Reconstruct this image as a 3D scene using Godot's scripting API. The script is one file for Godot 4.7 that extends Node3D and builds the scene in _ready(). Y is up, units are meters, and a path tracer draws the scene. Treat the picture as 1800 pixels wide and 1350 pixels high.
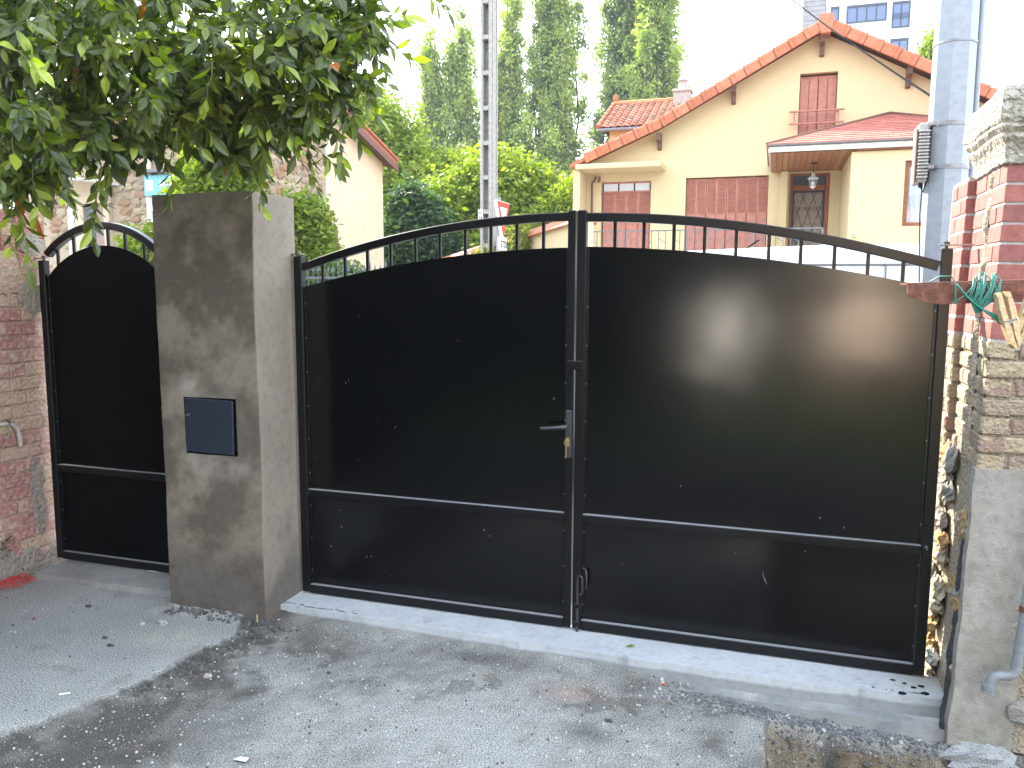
extends Node3D
# A black steel driveway gate between a fresh cement pillar and an old brick pillar; a street with houses and poplars behind.

var org := {}            # node -> world position of its origin
var used := {}           # parent -> {name: count}
var rng := RandomNumberGenerator.new()
var fn := FastNoiseLite.new()
var fine := FastNoiseLite.new()
var cell := FastNoiseLite.new()
var M := {}

class G:
	# collects triangles with normals and colours; every shape is given in world metres
	var v := PackedVector3Array()
	var n := PackedVector3Array()
	var c := PackedColorArray()
	var ix := PackedInt32Array()
	var col := Color.WHITE
	func tri(a: Vector3, b: Vector3, d: Vector3, out: Vector3, na = null, nb = null, nd = null) -> void:
		var f := (d - a).cross(b - a)
		if f.dot(out) < 0:
			var t := b; b = d; d = t
			var tn = nb; nb = nd; nd = tn
			f = -f
		f = f.normalized()
		var s := v.size()
		v.append(a); v.append(b); v.append(d)
		n.append(na if na != null else f); n.append(nb if nb != null else f); n.append(nd if nd != null else f)
		for i in 3:
			c.append(col); ix.append(s + i)
	func quad(a: Vector3, b: Vector3, d: Vector3, e: Vector3, out: Vector3) -> void:
		tri(a, b, d, out); tri(a, d, e, out)
	func box(p: Vector3, s: Vector3, ch := 0.0, b := Basis.IDENTITY) -> void:
		# a box round p with chamfered edges
		var h := s * 0.5
		ch = minf(ch, minf(h.x, minf(h.y, h.z)) * 0.9)
		for ax in 3:
			var u := (ax + 1) % 3
			var w := (ax + 2) % 3
			for sg in [-1.0, 1.0]:
				var o := Vector3.ZERO; o[ax] = sg
				var q := []
				for k in [[-1, -1], [1, -1], [1, 1], [-1, 1]]:
					var r := Vector3.ZERO
					r[ax] = sg * h[ax]; r[u] = k[0] * (h[u] - ch); r[w] = k[1] * (h[w] - ch)
					q.append(p + b * r)
				quad(q[0], q[1], q[2], q[3], b * o)
			if ch > 0.0:
				for su in [-1.0, 1.0]:
					for sw in [-1.0, 1.0]:
						var q2 := []
						for k in [[-1, 0], [1, 0], [1, 1], [-1, 1]]:
							var r2 := Vector3.ZERO
							r2[ax] = k[0] * (h[ax] - ch)
							r2[u] = su * (h[u] - (ch if k[1] == 0 else 0.0))
							r2[w] = sw * (h[w] - (0.0 if k[1] == 0 else ch))
							q2.append(p + b * r2)
						var o2 := Vector3.ZERO; o2[u] = su; o2[w] = sw
						quad(q2[0], q2[1], q2[2], q2[3], b * o2)
		if ch > 0.0:
			for sx in [-1.0, 1.0]:
				for sy in [-1.0, 1.0]:
					for sz in [-1.0, 1.0]:
						var sv := Vector3(sx, sy, sz)
						var a := sv * Vector3(h.x, h.y - ch, h.z - ch)
						var d := sv * Vector3(h.x - ch, h.y, h.z - ch)
						var e := sv * Vector3(h.x - ch, h.y - ch, h.z)
						tri(p + b * a, p + b * d, p + b * e, b * sv)
	func bar(a: Vector3, d: Vector3, w: float, t: float, up := Vector3.UP, ch := 0.0) -> void:
		# a straight bar from a to d, w across, t along up
		var z := (d - a).normalized()
		var x := up.cross(z).normalized()
		var y := z.cross(x)
		box((a + d) * 0.5, Vector3(w, t, a.distance_to(d)), ch, Basis(x, y, z))
	func tube(p: Array, r: Array, k := 8, caps := true) -> void:
		var rings := []
		var nrm := []
		var side := Vector3.ZERO
		for i in p.size():
			var t: Vector3 = (p[mini(i + 1, p.size() - 1)] - p[maxi(i - 1, 0)]).normalized()
			if side == Vector3.ZERO:
				side = t.cross(Vector3.UP if absf(t.y) < 0.9 else Vector3.RIGHT).normalized()
			side = (side - t * side.dot(t)).normalized()
			var o := t.cross(side)
			var ring := []
			var rn := []
			for j in k:
				var d := side * cos(TAU * j / k) + o * sin(TAU * j / k)
				ring.append(p[i] + d * (r[i] if r.size() > 1 else r[0]))
				rn.append(d)
			rings.append(ring); nrm.append(rn)
		for i in p.size() - 1:
			for j in k:
				var q := (j + 1) % k
				var out: Vector3 = nrm[i][j] + nrm[i][q]
				tri(rings[i][j], rings[i][q], rings[i + 1][q], out, nrm[i][j], nrm[i][q], nrm[i + 1][q])
				tri(rings[i][j], rings[i + 1][q], rings[i + 1][j], out, nrm[i][j], nrm[i + 1][q], nrm[i + 1][j])
		if caps:
			for e in [0, p.size() - 1]:
				var f: Vector3 = p[0] - p[1] if e == 0 else p[e] - p[e - 1]
				for j in range(1, k - 1):
					tri(rings[e][0], rings[e][j], rings[e][j + 1], f)
	func prism(poly: PackedVector2Array, o: Vector3, x: Vector3, y: Vector3, depth: Vector3) -> void:
		# a polygon in the plane o + x*u + y*v, with thickness
		var t := Geometry2D.triangulate_polygon(poly)
		var q := []
		var mid := Vector3.ZERO
		for k in poly:
			q.append(o + x * k.x + y * k.y); mid += q[-1]
		for i in range(0, t.size(), 3):
			tri(q[t[i]], q[t[i + 1]], q[t[i + 2]], -depth)
			tri(q[t[i]] + depth, q[t[i + 1]] + depth, q[t[i + 2]] + depth, depth)
		var turn := 1.0 if Geometry2D.is_polygon_clockwise(poly) else -1.0
		for i in poly.size():
			var k2 := (i + 1) % poly.size()
			var e := poly[k2] - poly[i]
			var out := (x * -e.y + y * e.x) * turn
			quad(q[i], q[k2], q[k2] + depth, q[i] + depth, out)
	func lathe(o: Vector3, prof: Array, k := 12, b := Basis.IDENTITY) -> void:
		# prof: Vector2(radius, height) going up
		for i in prof.size() - 1:
			for j in k:
				var a0 := TAU * j / k
				var a1 := TAU * (j + 1) / k
				var d0 := Vector3(cos(a0), 0, sin(a0))
				var d1 := Vector3(cos(a1), 0, sin(a1))
				var p: Vector2 = prof[i]
				var q: Vector2 = prof[i + 1]
				var sl := Vector3(0, (p.x - q.x), 0)
				var out: Vector3 = (d0 + d1) * 0.5 * (q.y - p.y) + sl
				var n0 := b * (d0 * (q.y - p.y) + sl).normalized()
				var n1 := b * (d1 * (q.y - p.y) + sl).normalized()
				var A := o + b * (d0 * p.x + Vector3(0, p.y, 0))
				var B := o + b * (d1 * p.x + Vector3(0, p.y, 0))
				var C := o + b * (d1 * q.x + Vector3(0, q.y, 0))
				var D := o + b * (d0 * q.x + Vector3(0, q.y, 0))
				if p.x > 0.0: tri(A, B, C, b * out, n0, n1, n1)
				if q.x > 0.0: tri(A, C, D, b * out, n0, n1, n0)
	func blob(p: Vector3, r: Vector3, nz: FastNoiseLite, amp := 0.3, freq := 1.0, lat := 6, lon := 9, b := Basis.IDENTITY) -> void:
		# a lumpy stone
		var pts := []
		for i in lat + 1:
			var row := []
			for j in lon:
				var th := PI * i / lat
				var ph := TAU * j / lon
				var d := Vector3(sin(th) * cos(ph), cos(th), sin(th) * sin(ph))
				var k := 1.0 + amp * nz.get_noise_3dv((d + p * 7.0) * 60.0 * freq)
				row.append(p + b * (d * r * k))
			pts.append(row)
		for i in lat:
			for j in lon:
				var q := (j + 1) % lon
				var out: Vector3 = (pts[i][j] + pts[i + 1][q]) * 0.5 - p
				if i > 0: tri(pts[i][j], pts[i][q], pts[i + 1][q], out)
				if i < lat - 1: tri(pts[i][j], pts[i + 1][q], pts[i + 1][j], out)
	func sheet(o: Vector3, u: Vector3, w: Vector3, nu: int, nw: int, shape: Callable, tint: Callable) -> void:
		# a fine grid; shape(point, normal) -> moved point, tint(point) -> colour; its normal is w x u
		var base := v.size()
		var nn := w.cross(u).normalized()
		for i in nu + 1:
			for j in nw + 1:
				var q: Vector3 = o + u * (float(i) / nu) + w * (float(j) / nw)
				v.append(shape.call(q, nn))
				c.append(tint.call(q))
		for i in nu + 1:
			for j in nw + 1:
				var a := v[base + mini(i + 1, nu) * (nw + 1) + j] - v[base + maxi(i - 1, 0) * (nw + 1) + j]
				var d := v[base + i * (nw + 1) + mini(j + 1, nw)] - v[base + i * (nw + 1) + maxi(j - 1, 0)]
				n.append(d.cross(a).normalized())
		for i in nu:
			for j in nw:
				var a := base + i * (nw + 1) + j
				var d := a + nw + 1
				for k in [a, d, d + 1, a, d + 1, a + 1]:
					ix.append(k)
	func mesh() -> ArrayMesh:
		var arr := []
		arr.resize(Mesh.ARRAY_MAX)
		arr[Mesh.ARRAY_VERTEX] = v; arr[Mesh.ARRAY_NORMAL] = n; arr[Mesh.ARRAY_COLOR] = c; arr[Mesh.ARRAY_INDEX] = ix
		var m := ArrayMesh.new()
		m.add_surface_from_arrays(Mesh.PRIMITIVE_TRIANGLES, arr)
		return m


func _ready() -> void:
	rng.seed = 20240611
	for k in [[fn, 5, 4], [fine, 9, 2], [cell, 3, 1]]:
		k[0].seed = k[1]; k[0].noise_type = FastNoiseLite.TYPE_SIMPLEX_SMOOTH
		k[0].frequency = 0.09; k[0].fractal_type = FastNoiseLite.FRACTAL_FBM; k[0].fractal_octaves = k[2]
	# camera, sky, sun and exposure
	var cam := Camera3D.new()
	cam.name = "camera"
	cam.fov = 50.78
	cam.near = 0.05; cam.far = 900
	cam.transform = Transform3D(Basis(Vector3(0.95112533, 0.00419515, -0.30877662), Vector3(-0.04106224, 0.99274656, -0.1129963), Vector3(0.30606289, 0.12015271, 0.94439866)).orthonormalized(), Vector3(2.2586, 1.57, 3.481))
	add_child(cam)
	var env := Environment.new()
	var sky := Sky.new()
	var ps := ProceduralSkyMaterial.new()
	ps.sky_top_color = Color(0.80, 0.86, 0.93)
	ps.sky_horizon_color = Color(0.96, 0.975, 1.0)
	ps.sky_curve = 0.2
	ps.ground_bottom_color = Color(0.45, 0.43, 0.40)
	ps.ground_horizon_color = Color(0.8, 0.81, 0.82)
	ps.sun_angle_max = 0.0
	ps.sky_energy_multiplier = 1.0
	sky.sky_material = ps
	env.background_mode = Environment.BG_SKY
	env.sky = sky
	env.tonemap_mode = Environment.TONE_MAPPER_LINEAR
	env.tonemap_exposure = 5.1
	env.sdfgi_enabled = true; env.ssao_enabled = true; env.ssil_enabled = true
	env.fog_enabled = true
	env.fog_density = 0.0008
	env.fog_light_color = Color(0.86, 0.92, 1.0)
	var we := WorldEnvironment.new()
	we.name = "world_environment"
	we.environment = env
	add_child(we)
	var sun := DirectionalLight3D.new()
	sun.name = "sun"
	sun.light_color = Color(1.0, 0.955, 0.88)
	sun.light_energy = 1.2
	sun.light_angular_distance = 0.6
	sun.shadow_enabled = true
	var az := deg_to_rad(52.0)
	var el := deg_to_rad(38.5)
	var to_sun := Vector3(-sin(az) * cos(el), sin(el), -cos(az) * cos(el))
	sun.transform = Transform3D(Basis.looking_at(-to_sun, Vector3.UP), Vector3(-20, 25, -15))
	add_child(sun)
	materials()
	build_ground()
	build_yellow_house()
	build_tiled_house()
	build_stone_house()
	build_tower()
	build_walls_and_fences()
	build_left_wall()
	build_brick_pillar()
	build_pillar()
	build_trees()
	build_laurel()
	build_behind()
	build_street()
	build_van()
	build_gates()
	build_clothes_bar()
	build_debris()


# ---------- naming and placing ----------
func numbered(parent: Node, called: String) -> String:
	if not used.has(parent): used[parent] = {}
	var k: int = used[parent].get(called, 0)
	used[parent][called] = k + 1
	return called if k == 0 else "%s_%03d" % [called, k]

func tag(o: Node, label: String, category: String, group := "") -> Node:
	o.set_meta("label", label); o.set_meta("category", category)
	if group: o.set_meta("group", group)
	return o

func thing(called: String, label: String, category: String, at := Vector3.ZERO, group := "") -> Node3D:
	var o := Node3D.new()
	o.name = numbered(self, called)
	add_child(o, true)
	o.position = at
	org[o] = at
	tag(o, label, category, group)
	return o

# one named mesh; its shape is in world metres, so it is set back by its parent's place
func part(called: String, shape, m: Material, parent: Node = self, at = null) -> MeshInstance3D:
	var o := MeshInstance3D.new()
	o.name = numbered(parent, called)
	o.mesh = shape.mesh() if shape is G else shape
	o.material_override = m
	parent.add_child(o, true)
	var home: Vector3 = org.get(parent, Vector3.ZERO)
	var place: Vector3 = at if at != null else Vector3.ZERO
	o.position = place - home
	org[o] = place
	return o

func stuff(o: Node) -> Node:
	o.set_meta("kind", "stuff")
	return o

func struct(called: String, shape, m: Material, parent: Node = self) -> MeshInstance3D:
	var o := part(called, shape, m, parent)
	if parent == self: o.set_meta("kind", "structure")
	return o

func scatter(called: String, mesh: Mesh, m: Material, spots: Array, tints: Array, parent: Node = self) -> MultiMeshInstance3D:
	var mm := MultiMesh.new()
	mm.transform_format = MultiMesh.TRANSFORM_3D
	mm.use_colors = not tints.is_empty()
	mm.mesh = mesh
	mm.instance_count = spots.size()
	for i in spots.size():
		mm.set_instance_transform(i, spots[i])
		if mm.use_colors: mm.set_instance_color(i, tints[i])
	var o := MultiMeshInstance3D.new()
	o.multimesh = mm
	o.material_override = m
	o.name = numbered(parent, called)
	parent.add_child(o, true)
	o.position = -org.get(parent, Vector3.ZERO)
	o.set_meta("kind", "stuff")
	return o


# ---------- materials ----------
func lin(r: float, g: float, b: float) -> Color:
	return Color(r, g, b).linear_to_srgb()

func noise_tex(sd: int, freq: float, stops: Array, octaves := 5, size := 512, kind := FastNoiseLite.TYPE_SIMPLEX_SMOOTH) -> NoiseTexture2D:
	var f := FastNoiseLite.new()
	f.seed = sd; f.frequency = freq; f.noise_type = kind
	f.fractal_type = FastNoiseLite.FRACTAL_FBM; f.fractal_octaves = octaves
	var g := Gradient.new()
	var offs := PackedFloat32Array()
	var cols := PackedColorArray()
	for s in stops:
		offs.append(s[0]); cols.append(s[1] if s[1] is Color else Color(s[1], s[1], s[1]))
	g.offsets = offs; g.colors = cols
	var t := NoiseTexture2D.new()
	t.width = size; t.height = size; t.seamless = true; t.noise = f; t.color_ramp = g
	return t

func mat(color: Color, rough := 0.8, tex: Texture2D = null, per_m := 1.0, bump: Texture2D = null, cm := 0.3, metal := 0.0) -> StandardMaterial3D:
	var m := StandardMaterial3D.new()
	m.albedo_color = color
	m.roughness = rough
	m.metallic = metal
	m.vertex_color_use_as_albedo = true
	if tex or bump:
		m.uv1_triplanar = true
		m.uv1_world_triplanar = true
		m.uv1_scale = Vector3.ONE * per_m
	if tex: m.albedo_texture = tex
	if bump:
		m.heightmap_enabled = true
		m.heightmap_texture = bump
		m.heightmap_scale = cm
	return m

func materials() -> void:
	var soft := noise_tex(3, 0.012, [[0.0, 0.86], [0.35, 0.93], [0.5, 0.97], [0.7, 1.0], [1.0, 0.95]])
	var grit := noise_tex(7, 0.05, [[0.0, 0.72], [0.4, 0.9], [0.6, 1.0], [1.0, 0.88]], 5)
	var relief := noise_tex(11, 0.03, [[0.0, 0.0], [1.0, 1.0]], 6)
	var grain := noise_tex(13, 0.09, [[0.0, 0.0], [1.0, 1.0]], 4)
	M.soft = soft; M.grit = grit; M.relief = relief; M.grain = grain
	# gate paint: satin black with faint dust
	var dust := noise_tex(17, 0.02, [[0.0, Color(0.9, 0.9, 0.9)], [0.55, Color(0.94, 0.94, 0.95)], [0.75, Color(1, 1, 1)], [1.0, Color(1, 1, 1)]], 6)
	M.black = mat(lin(0.005, 0.005, 0.0055), 0.3, dust, 0.9)
	M.black.metallic_specular = 0.4
	M.black_sheet = mat(lin(0.0022, 0.0022, 0.0025), 0.17, dust, 0.7, noise_tex(19, 0.006, [[0.0, 0.0], [1.0, 1.0]], 2), 0.09)
	M.black_sheet.metallic_specular = 0.44
	M.matt_sheet = mat(lin(0.0022, 0.0022, 0.0025), 0.3, dust, 0.7)
	M.matt_sheet.metallic_specular = 0.22
	M.steel = mat(lin(0.3, 0.3, 0.31), 0.45, grit, 3.0, null, 0.0, 0.8)
	M.lock_steel = mat(lin(0.09, 0.09, 0.095), 0.4, null, 1.0, null, 0.0, 0.7)
	M.brass = mat(lin(0.6, 0.42, 0.2), 0.35, null, 1.0, null, 0.0, 0.9)
	M.cement = mat(Color.WHITE, 0.92, noise_tex(23, 0.02, [[0.0, 0.88], [0.35, 0.96], [0.55, 1.0], [0.75, 0.98], [1.0, 0.94]], 6), 1.7, grain, 0.07)
	M.box_blue = mat(lin(0.024, 0.032, 0.05), 0.42, grit, 2.0)
	M.box_dark = mat(lin(0.012, 0.013, 0.016), 0.6)
	M.ground = mat(Color.WHITE, 0.95, noise_tex(29, 0.11, [[0.0, 0.4], [0.30, 0.5], [0.38, 0.72], [0.46, 0.79], [0.56, 0.81], [0.64, 0.94], [0.7, 1.0], [1.0, 1.0]], 4, 1024), 1.1, grain, 0.10)
	M.slab = mat(Color.WHITE, 0.88, noise_tex(31, 0.03, [[0.0, 0.9], [0.4, 0.97], [0.6, 1.0], [1.0, 0.95]], 6), 1.4, grain, 0.12)
	M.pebble = mat(Color.WHITE, 0.95, grit, 9.0)
	M.rubble = mat(Color.WHITE, 0.95, grit, 6.0, relief, 0.6)
	# old painted bricks of the yard wall
	var wear := func(sd, a, b, d): return noise_tex(sd, 0.022, [[0.0, a], [0.42, a], [0.52, b], [0.64, b], [0.78, d], [1.0, d]], 6)
	M.wall_brick = [
		mat(Color.WHITE, 0.9, wear.call(41, lin(0.40, 0.18, 0.15), lin(0.46, 0.25, 0.205), lin(0.55, 0.39, 0.31)), 2.4, relief, 0.7),
		mat(Color.WHITE, 0.9, wear.call(42, lin(0.43, 0.21, 0.175), lin(0.52, 0.32, 0.26), lin(0.58, 0.44, 0.35)), 2.0, relief, 0.7),
		mat(Color.WHITE, 0.92, wear.call(43, lin(0.5, 0.33, 0.235), lin(0.56, 0.42, 0.3), lin(0.46, 0.26, 0.2)), 2.2, relief, 0.8),
		mat(Color.WHITE, 0.92, wear.call(44, lin(0.5, 0.37, 0.2), lin(0.55, 0.42, 0.26), lin(0.44, 0.36, 0.28)), 2.2, relief, 0.8)]
	M.wall_mortar = mat(Color.WHITE, 0.95, wear.call(45, lin(0.46, 0.33, 0.26), lin(0.52, 0.38, 0.3), lin(0.42, 0.22, 0.18)), 2.0, relief, 1.2)
	M.render_patch = mat(lin(0.42, 0.37, 0.30), 0.95, grit, 3.0, relief, 1.0)
	M.old_render = mat(Color.WHITE, 0.95, wear.call(46, lin(0.27, 0.235, 0.2), lin(0.36, 0.3, 0.255), lin(0.42, 0.24, 0.2)), 1.8, relief, 1.4)
	# gate pillar bricks
	M.red_brick = [mat(lin(0.34, 0.115, 0.095), 0.75, soft, 4.0, grain, 0.12), mat(lin(0.37, 0.13, 0.105), 0.75, soft, 3.3, grain, 0.12), mat(lin(0.30, 0.105, 0.09), 0.75, soft, 3.6, grain, 0.12)]
	M.old_brick = [
		mat(Color.WHITE, 0.92, wear.call(47, lin(0.29, 0.225, 0.165), lin(0.36, 0.29, 0.21), lin(0.26, 0.17, 0.13)), 3.0, relief, 0.8),
		mat(Color.WHITE, 0.92, wear.call(48, lin(0.28, 0.215, 0.17), lin(0.32, 0.20, 0.14), lin(0.33, 0.26, 0.195)), 3.4, relief, 0.8),
		mat(Color.WHITE, 0.92, wear.call(49, lin(0.36, 0.29, 0.19), lin(0.42, 0.34, 0.22), lin(0.3, 0.2, 0.15)), 2.6, relief, 0.8)]
	M.pale_mortar = mat(lin(0.50, 0.45, 0.43), 0.95, soft, 3.0, grain, 0.4)
	M.old_mortar = mat(lin(0.40, 0.33, 0.24), 0.95, grit, 3.0, relief, 1.0)
	M.cap_stone = mat(Color.WHITE, 0.95, wear.call(50, lin(0.30, 0.27, 0.22), lin(0.46, 0.42, 0.35), lin(0.5, 0.46, 0.4)), 2.6, relief, 1.6)
	M.grey_render = mat(Color.WHITE, 0.93, noise_tex(51, 0.02, [[0.0, 0.86], [0.4, 0.95], [0.6, 1.0], [1.0, 0.92]], 6), 1.8, grain, 0.15)
	M.dark_mortar = mat(lin(0.055, 0.056, 0.058), 0.9, grit, 5.0, relief, 1.0)
	M.rust = mat(Color.WHITE, 0.85, wear.call(52, lin(0.11, 0.04, 0.025), lin(0.16, 0.055, 0.035), lin(0.22, 0.09, 0.06)), 5.0, grain, 0.1)
	M.green_wire = mat(lin(0.03, 0.2, 0.16), 0.4)
	M.peg_wood = mat(lin(0.62, 0.43, 0.24), 0.7, noise_tex(53, 0.03, [[0.0, 0.7], [0.5, 0.95], [1.0, 1.0]], 4), 9.0)
	M.grey_pvc = mat(lin(0.22, 0.23, 0.245), 0.5, soft, 4.0)
	M.white_pvc = mat(lin(0.55, 0.5, 0.43), 0.6, soft, 5.0)
	M.galva = mat(lin(0.30, 0.325, 0.36), 0.42, noise_tex(54, 0.02, [[0.0, 0.9], [0.4, 0.96], [0.6, 1.0], [1.0, 0.94]], 4, 512, FastNoiseLite.TYPE_CELLULAR), 2.0, null, 0.0, 0.35)
	M.grey_box = mat(lin(0.42, 0.41, 0.38), 0.7, soft, 5.0)
	M.pole_concrete = mat(lin(0.40, 0.38, 0.35), 0.95, noise_tex(55, 0.03, [[0.0, 0.8], [0.4, 0.93], [0.6, 1.0], [1.0, 0.9]], 6), 1.0, grain, 0.3)
	# houses
	M.yellow_wall = mat(lin(0.62, 0.495, 0.285), 0.92, noise_tex(61, 0.008, [[0.0, 0.97], [0.5, 1.0], [1.0, 0.98]], 5), 0.3, grain, 0.2)
	M.cream_wall = mat(lin(0.66, 0.54, 0.385), 0.93, noise_tex(62, 0.01, [[0.0, 0.94], [0.4, 0.99], [0.6, 1.0], [1.0, 0.97]], 6), 0.5, grain, 0.3)
	M.white_wall = mat(lin(0.78, 0.79, 0.80), 0.85, soft, 0.1)
	M.off_white = mat(lin(0.74, 0.7, 0.6), 0.8, soft, 0.8)
	M.shutter = mat(lin(0.43, 0.165, 0.115), 0.55, soft, 1.2)
	M.brown_wood = mat(lin(0.28, 0.085, 0.028), 0.5, noise_tex(63, 0.02, [[0.0, 0.65], [0.5, 0.95], [1.0, 1.0]], 4), 2.0)
	M.soffit_wood = [mat(lin(0.34, 0.14, 0.055), 0.5), mat(lin(0.38, 0.165, 0.068), 0.5), mat(lin(0.30, 0.12, 0.048), 0.5)]
	M.ivy = leaf_mat(0.5, Color(0.0, 0.0, 0.0))
	M.dark_wood = mat(lin(0.17, 0.085, 0.06), 0.7, soft, 2.0)
	M.verge = [mat(lin(0.50, 0.17, 0.085), 0.8, soft, 1.5, grain, 0.2), mat(lin(0.54, 0.20, 0.105), 0.8, soft, 1.3, grain, 0.2), mat(lin(0.46, 0.15, 0.075), 0.8, soft, 1.7, grain, 0.2)]
	M.shingle = mat(Color.WHITE, 0.9, grit, 1.5)
	M.old_tile = mat(Color.WHITE, 0.9, grit, 1.2)
	M.zinc = mat(lin(0.2, 0.21, 0.23), 0.5, soft, 1.0, null, 0.0, 0.4)
	M.rail_grey = mat(lin(0.16, 0.16, 0.17), 0.5)
	M.stone = [mat(lin(0.50, 0.38, 0.25), 0.95, grit, 3.0, relief, 1.0), mat(lin(0.44, 0.33, 0.235), 0.95, grit, 3.0, relief, 1.0), mat(lin(0.54, 0.44, 0.31), 0.95, grit, 3.0, relief, 1.0), mat(lin(0.42, 0.255, 0.16), 0.95, grit, 3.0, relief, 1.0)]
	M.stone_mortar = mat(lin(0.52, 0.42, 0.30), 0.95, grit, 2.0, relief, 1.0)
	M.sign_blue = mat(lin(0.2, 0.52, 0.62), 0.5)
	M.print_white = mat(lin(0.8, 0.82, 0.82), 0.5)
	M.sign_red = mat(lin(0.6, 0.06, 0.04), 0.45)
	M.print_black = mat(lin(0.015, 0.015, 0.02), 0.6)
	M.iron = mat(lin(0.09, 0.105, 0.12), 0.5)
	M.cable = mat(lin(0.02, 0.02, 0.021), 1.0)
	M.cable.metallic_specular = 0.1
	M.van = mat(lin(0.74, 0.76, 0.78), 0.25)
	M.van.clearcoat_enabled = true; M.van.clearcoat = 0.6
	M.tyre = mat(lin(0.02, 0.02, 0.02), 0.85)
	M.glass_dark = mat(lin(0.05, 0.065, 0.08), 0.06)
	M.glass_blue = mat(lin(0.10, 0.15, 0.27), 0.08)
	M.frame_dark = mat(lin(0.03, 0.035, 0.06), 0.5)
	M.clad = mat(lin(0.30, 0.275, 0.28), 0.7, soft, 0.2)
	M.lace = mat(lin(0.62, 0.64, 0.68), 0.9)
	var g := mat(Color(0.85, 0.9, 0.92, 0.16), 0.03)
	g.transparency = BaseMaterial3D.TRANSPARENCY_ALPHA
	M.pane = g
	M.ledge_highlight = mat(lin(0.30, 0.30, 0.31), 0.8, grit, 6.0)
	M.asphalt = mat(lin(0.06, 0.06, 0.063), 0.9, grit, 2.0)
	M.pavement = mat(lin(0.25, 0.24, 0.23), 0.9, grit, 2.0)
	M.earth = mat(lin(0.16, 0.145, 0.125), 0.95, grit, 1.0)
	M.lawn = mat(lin(0.07, 0.12, 0.03), 0.95, grit, 1.6)
	M.bark = mat(lin(0.12, 0.095, 0.07), 0.95, grit, 3.0, relief, 2.0)
	M.twig = mat(lin(0.13, 0.12, 0.05), 0.8)
	M.laurel = leaf_mat(0.33, Color(0.65, 0.85, 0.1))
	M.laurel.metallic_specular = 0.6
	M.foliage = leaf_mat(0.6, Color(0.8, 0.95, 0.2))
	M.poplar = leaf_mat(0.55, Color(0.8, 0.95, 0.3))
	M.bright_metal = mat(lin(0.9, 0.9, 0.92), 0.40, null, 1.0, null, 0.0, 1.0)
	M.beige_metal = mat(lin(0.85, 0.70, 0.58), 0.46, null, 1.0, null, 0.0, 1.0)
	M.paper = mat(lin(0.75, 0.76, 0.78), 0.8)
	M.red_plastic = mat(lin(0.55, 0.05, 0.045), 0.4)

func leaf_mat(rough: float, through: Color) -> StandardMaterial3D:
	var m := mat(Color.WHITE, rough)
	m.backlight_enabled = true
	m.backlight = through.linear_to_srgb()
	m.cull_mode = BaseMaterial3D.CULL_DISABLED
	return m


# ---------- the yard ----------
func n2(x: float, z: float, s: float) -> float:
	return fn.get_noise_2d(x * 100.0 * s, z * 100.0 * s)

func wob(p: Vector3, amp: float, s := 1.0) -> Vector3:
	var q := p * 100.0 * s
	return p + Vector3(fn.get_noise_3dv(q), fn.get_noise_3d(q.y + 90.0, q.z, q.x), fn.get_noise_3d(q.z, q.x + 70.0, q.y)) * amp

func pad_edge(z: float) -> float:
	var x := -0.11
	if z > 0.8: x -= (z - 0.8) * 0.34
	return x + 0.07 * n2(3.0, z, 0.25) + 0.035 * n2(9.0, z, 0.9)

func hole_depth(x: float, z: float) -> float:
	var rim := 0.352 + 0.03 * n2(x, 4.0, 0.2) - 0.05 * smoothstep(2.6, 2.95, x)
	var cut := 2.292 + 0.006 * n2(1.0, z, 0.6)
	var a := smoothstep(rim - 0.012, rim + 0.035, z) * smoothstep(cut - 0.007, cut + 0.009, x)
	return a

func ground_y(x: float, z: float) -> float:
	var e := pad_edge(z)
	e += 0.03 * n2(x, z + 3.0, 0.7)
	var pad := smoothstep(e + 0.012, e - 0.012, x)
	var y := lerpf(-0.064, -0.042, pad)
	var rough := 1.0 - 0.8 * pad
	y += rough * (0.011 * n2(x, z, 0.12) + 0.006 * n2(x, z, 0.5) + 0.0035 * n2(x, z, 1.6))
	# spoil heaped along the pad's broken edge and round the pillar's foot
	var ridge := exp(-pow((x - e - 0.06) / 0.07, 2.0)) * smoothstep(1.3, 0.5, z)
	y += ridge * (0.012 + 0.012 * n2(x, z, 0.8))
	var foot := maxf(absf(x + 0.3) - 0.30, absf(z - 0.14) - 0.16)
	y += smoothstep(0.09, 0.0, foot) * (0.018 + 0.014 * n2(x, z, 0.7))
	# dirt run up against the threshold, falling away towards the old pillar
	var near := smoothstep(0.42, 0.17, z) * smoothstep(-0.1, 0.1, x)
	y += near * 0.026 * smoothstep(2.0, 1.4, x)
	var down := smoothstep(1.6, 2.9, x)
	y -= down * 0.05 * smoothstep(0.7, 0.3, z)
	# the broken ledge of old asphalt in front of the threshold
	var ledge := smoothstep(1.75, 2.1, x) * smoothstep(0.42, 0.3, z)
	y += ledge * (0.012 * n2(x, z, 1.0) + 0.008 * n2(x, z, 2.4) - 0.01)
	y += smoothstep(2.02, 2.14, x) * smoothstep(0.36, 0.43, z) * smoothstep(2.32, 2.28, x) * 0.012
	# the dug hole
	var h := hole_depth(x, z)
	y = lerpf(y, -0.29 + 0.05 * n2(x, z, 0.35) + 0.03 * n2(x, z, 0.9), h)
	return y

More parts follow.
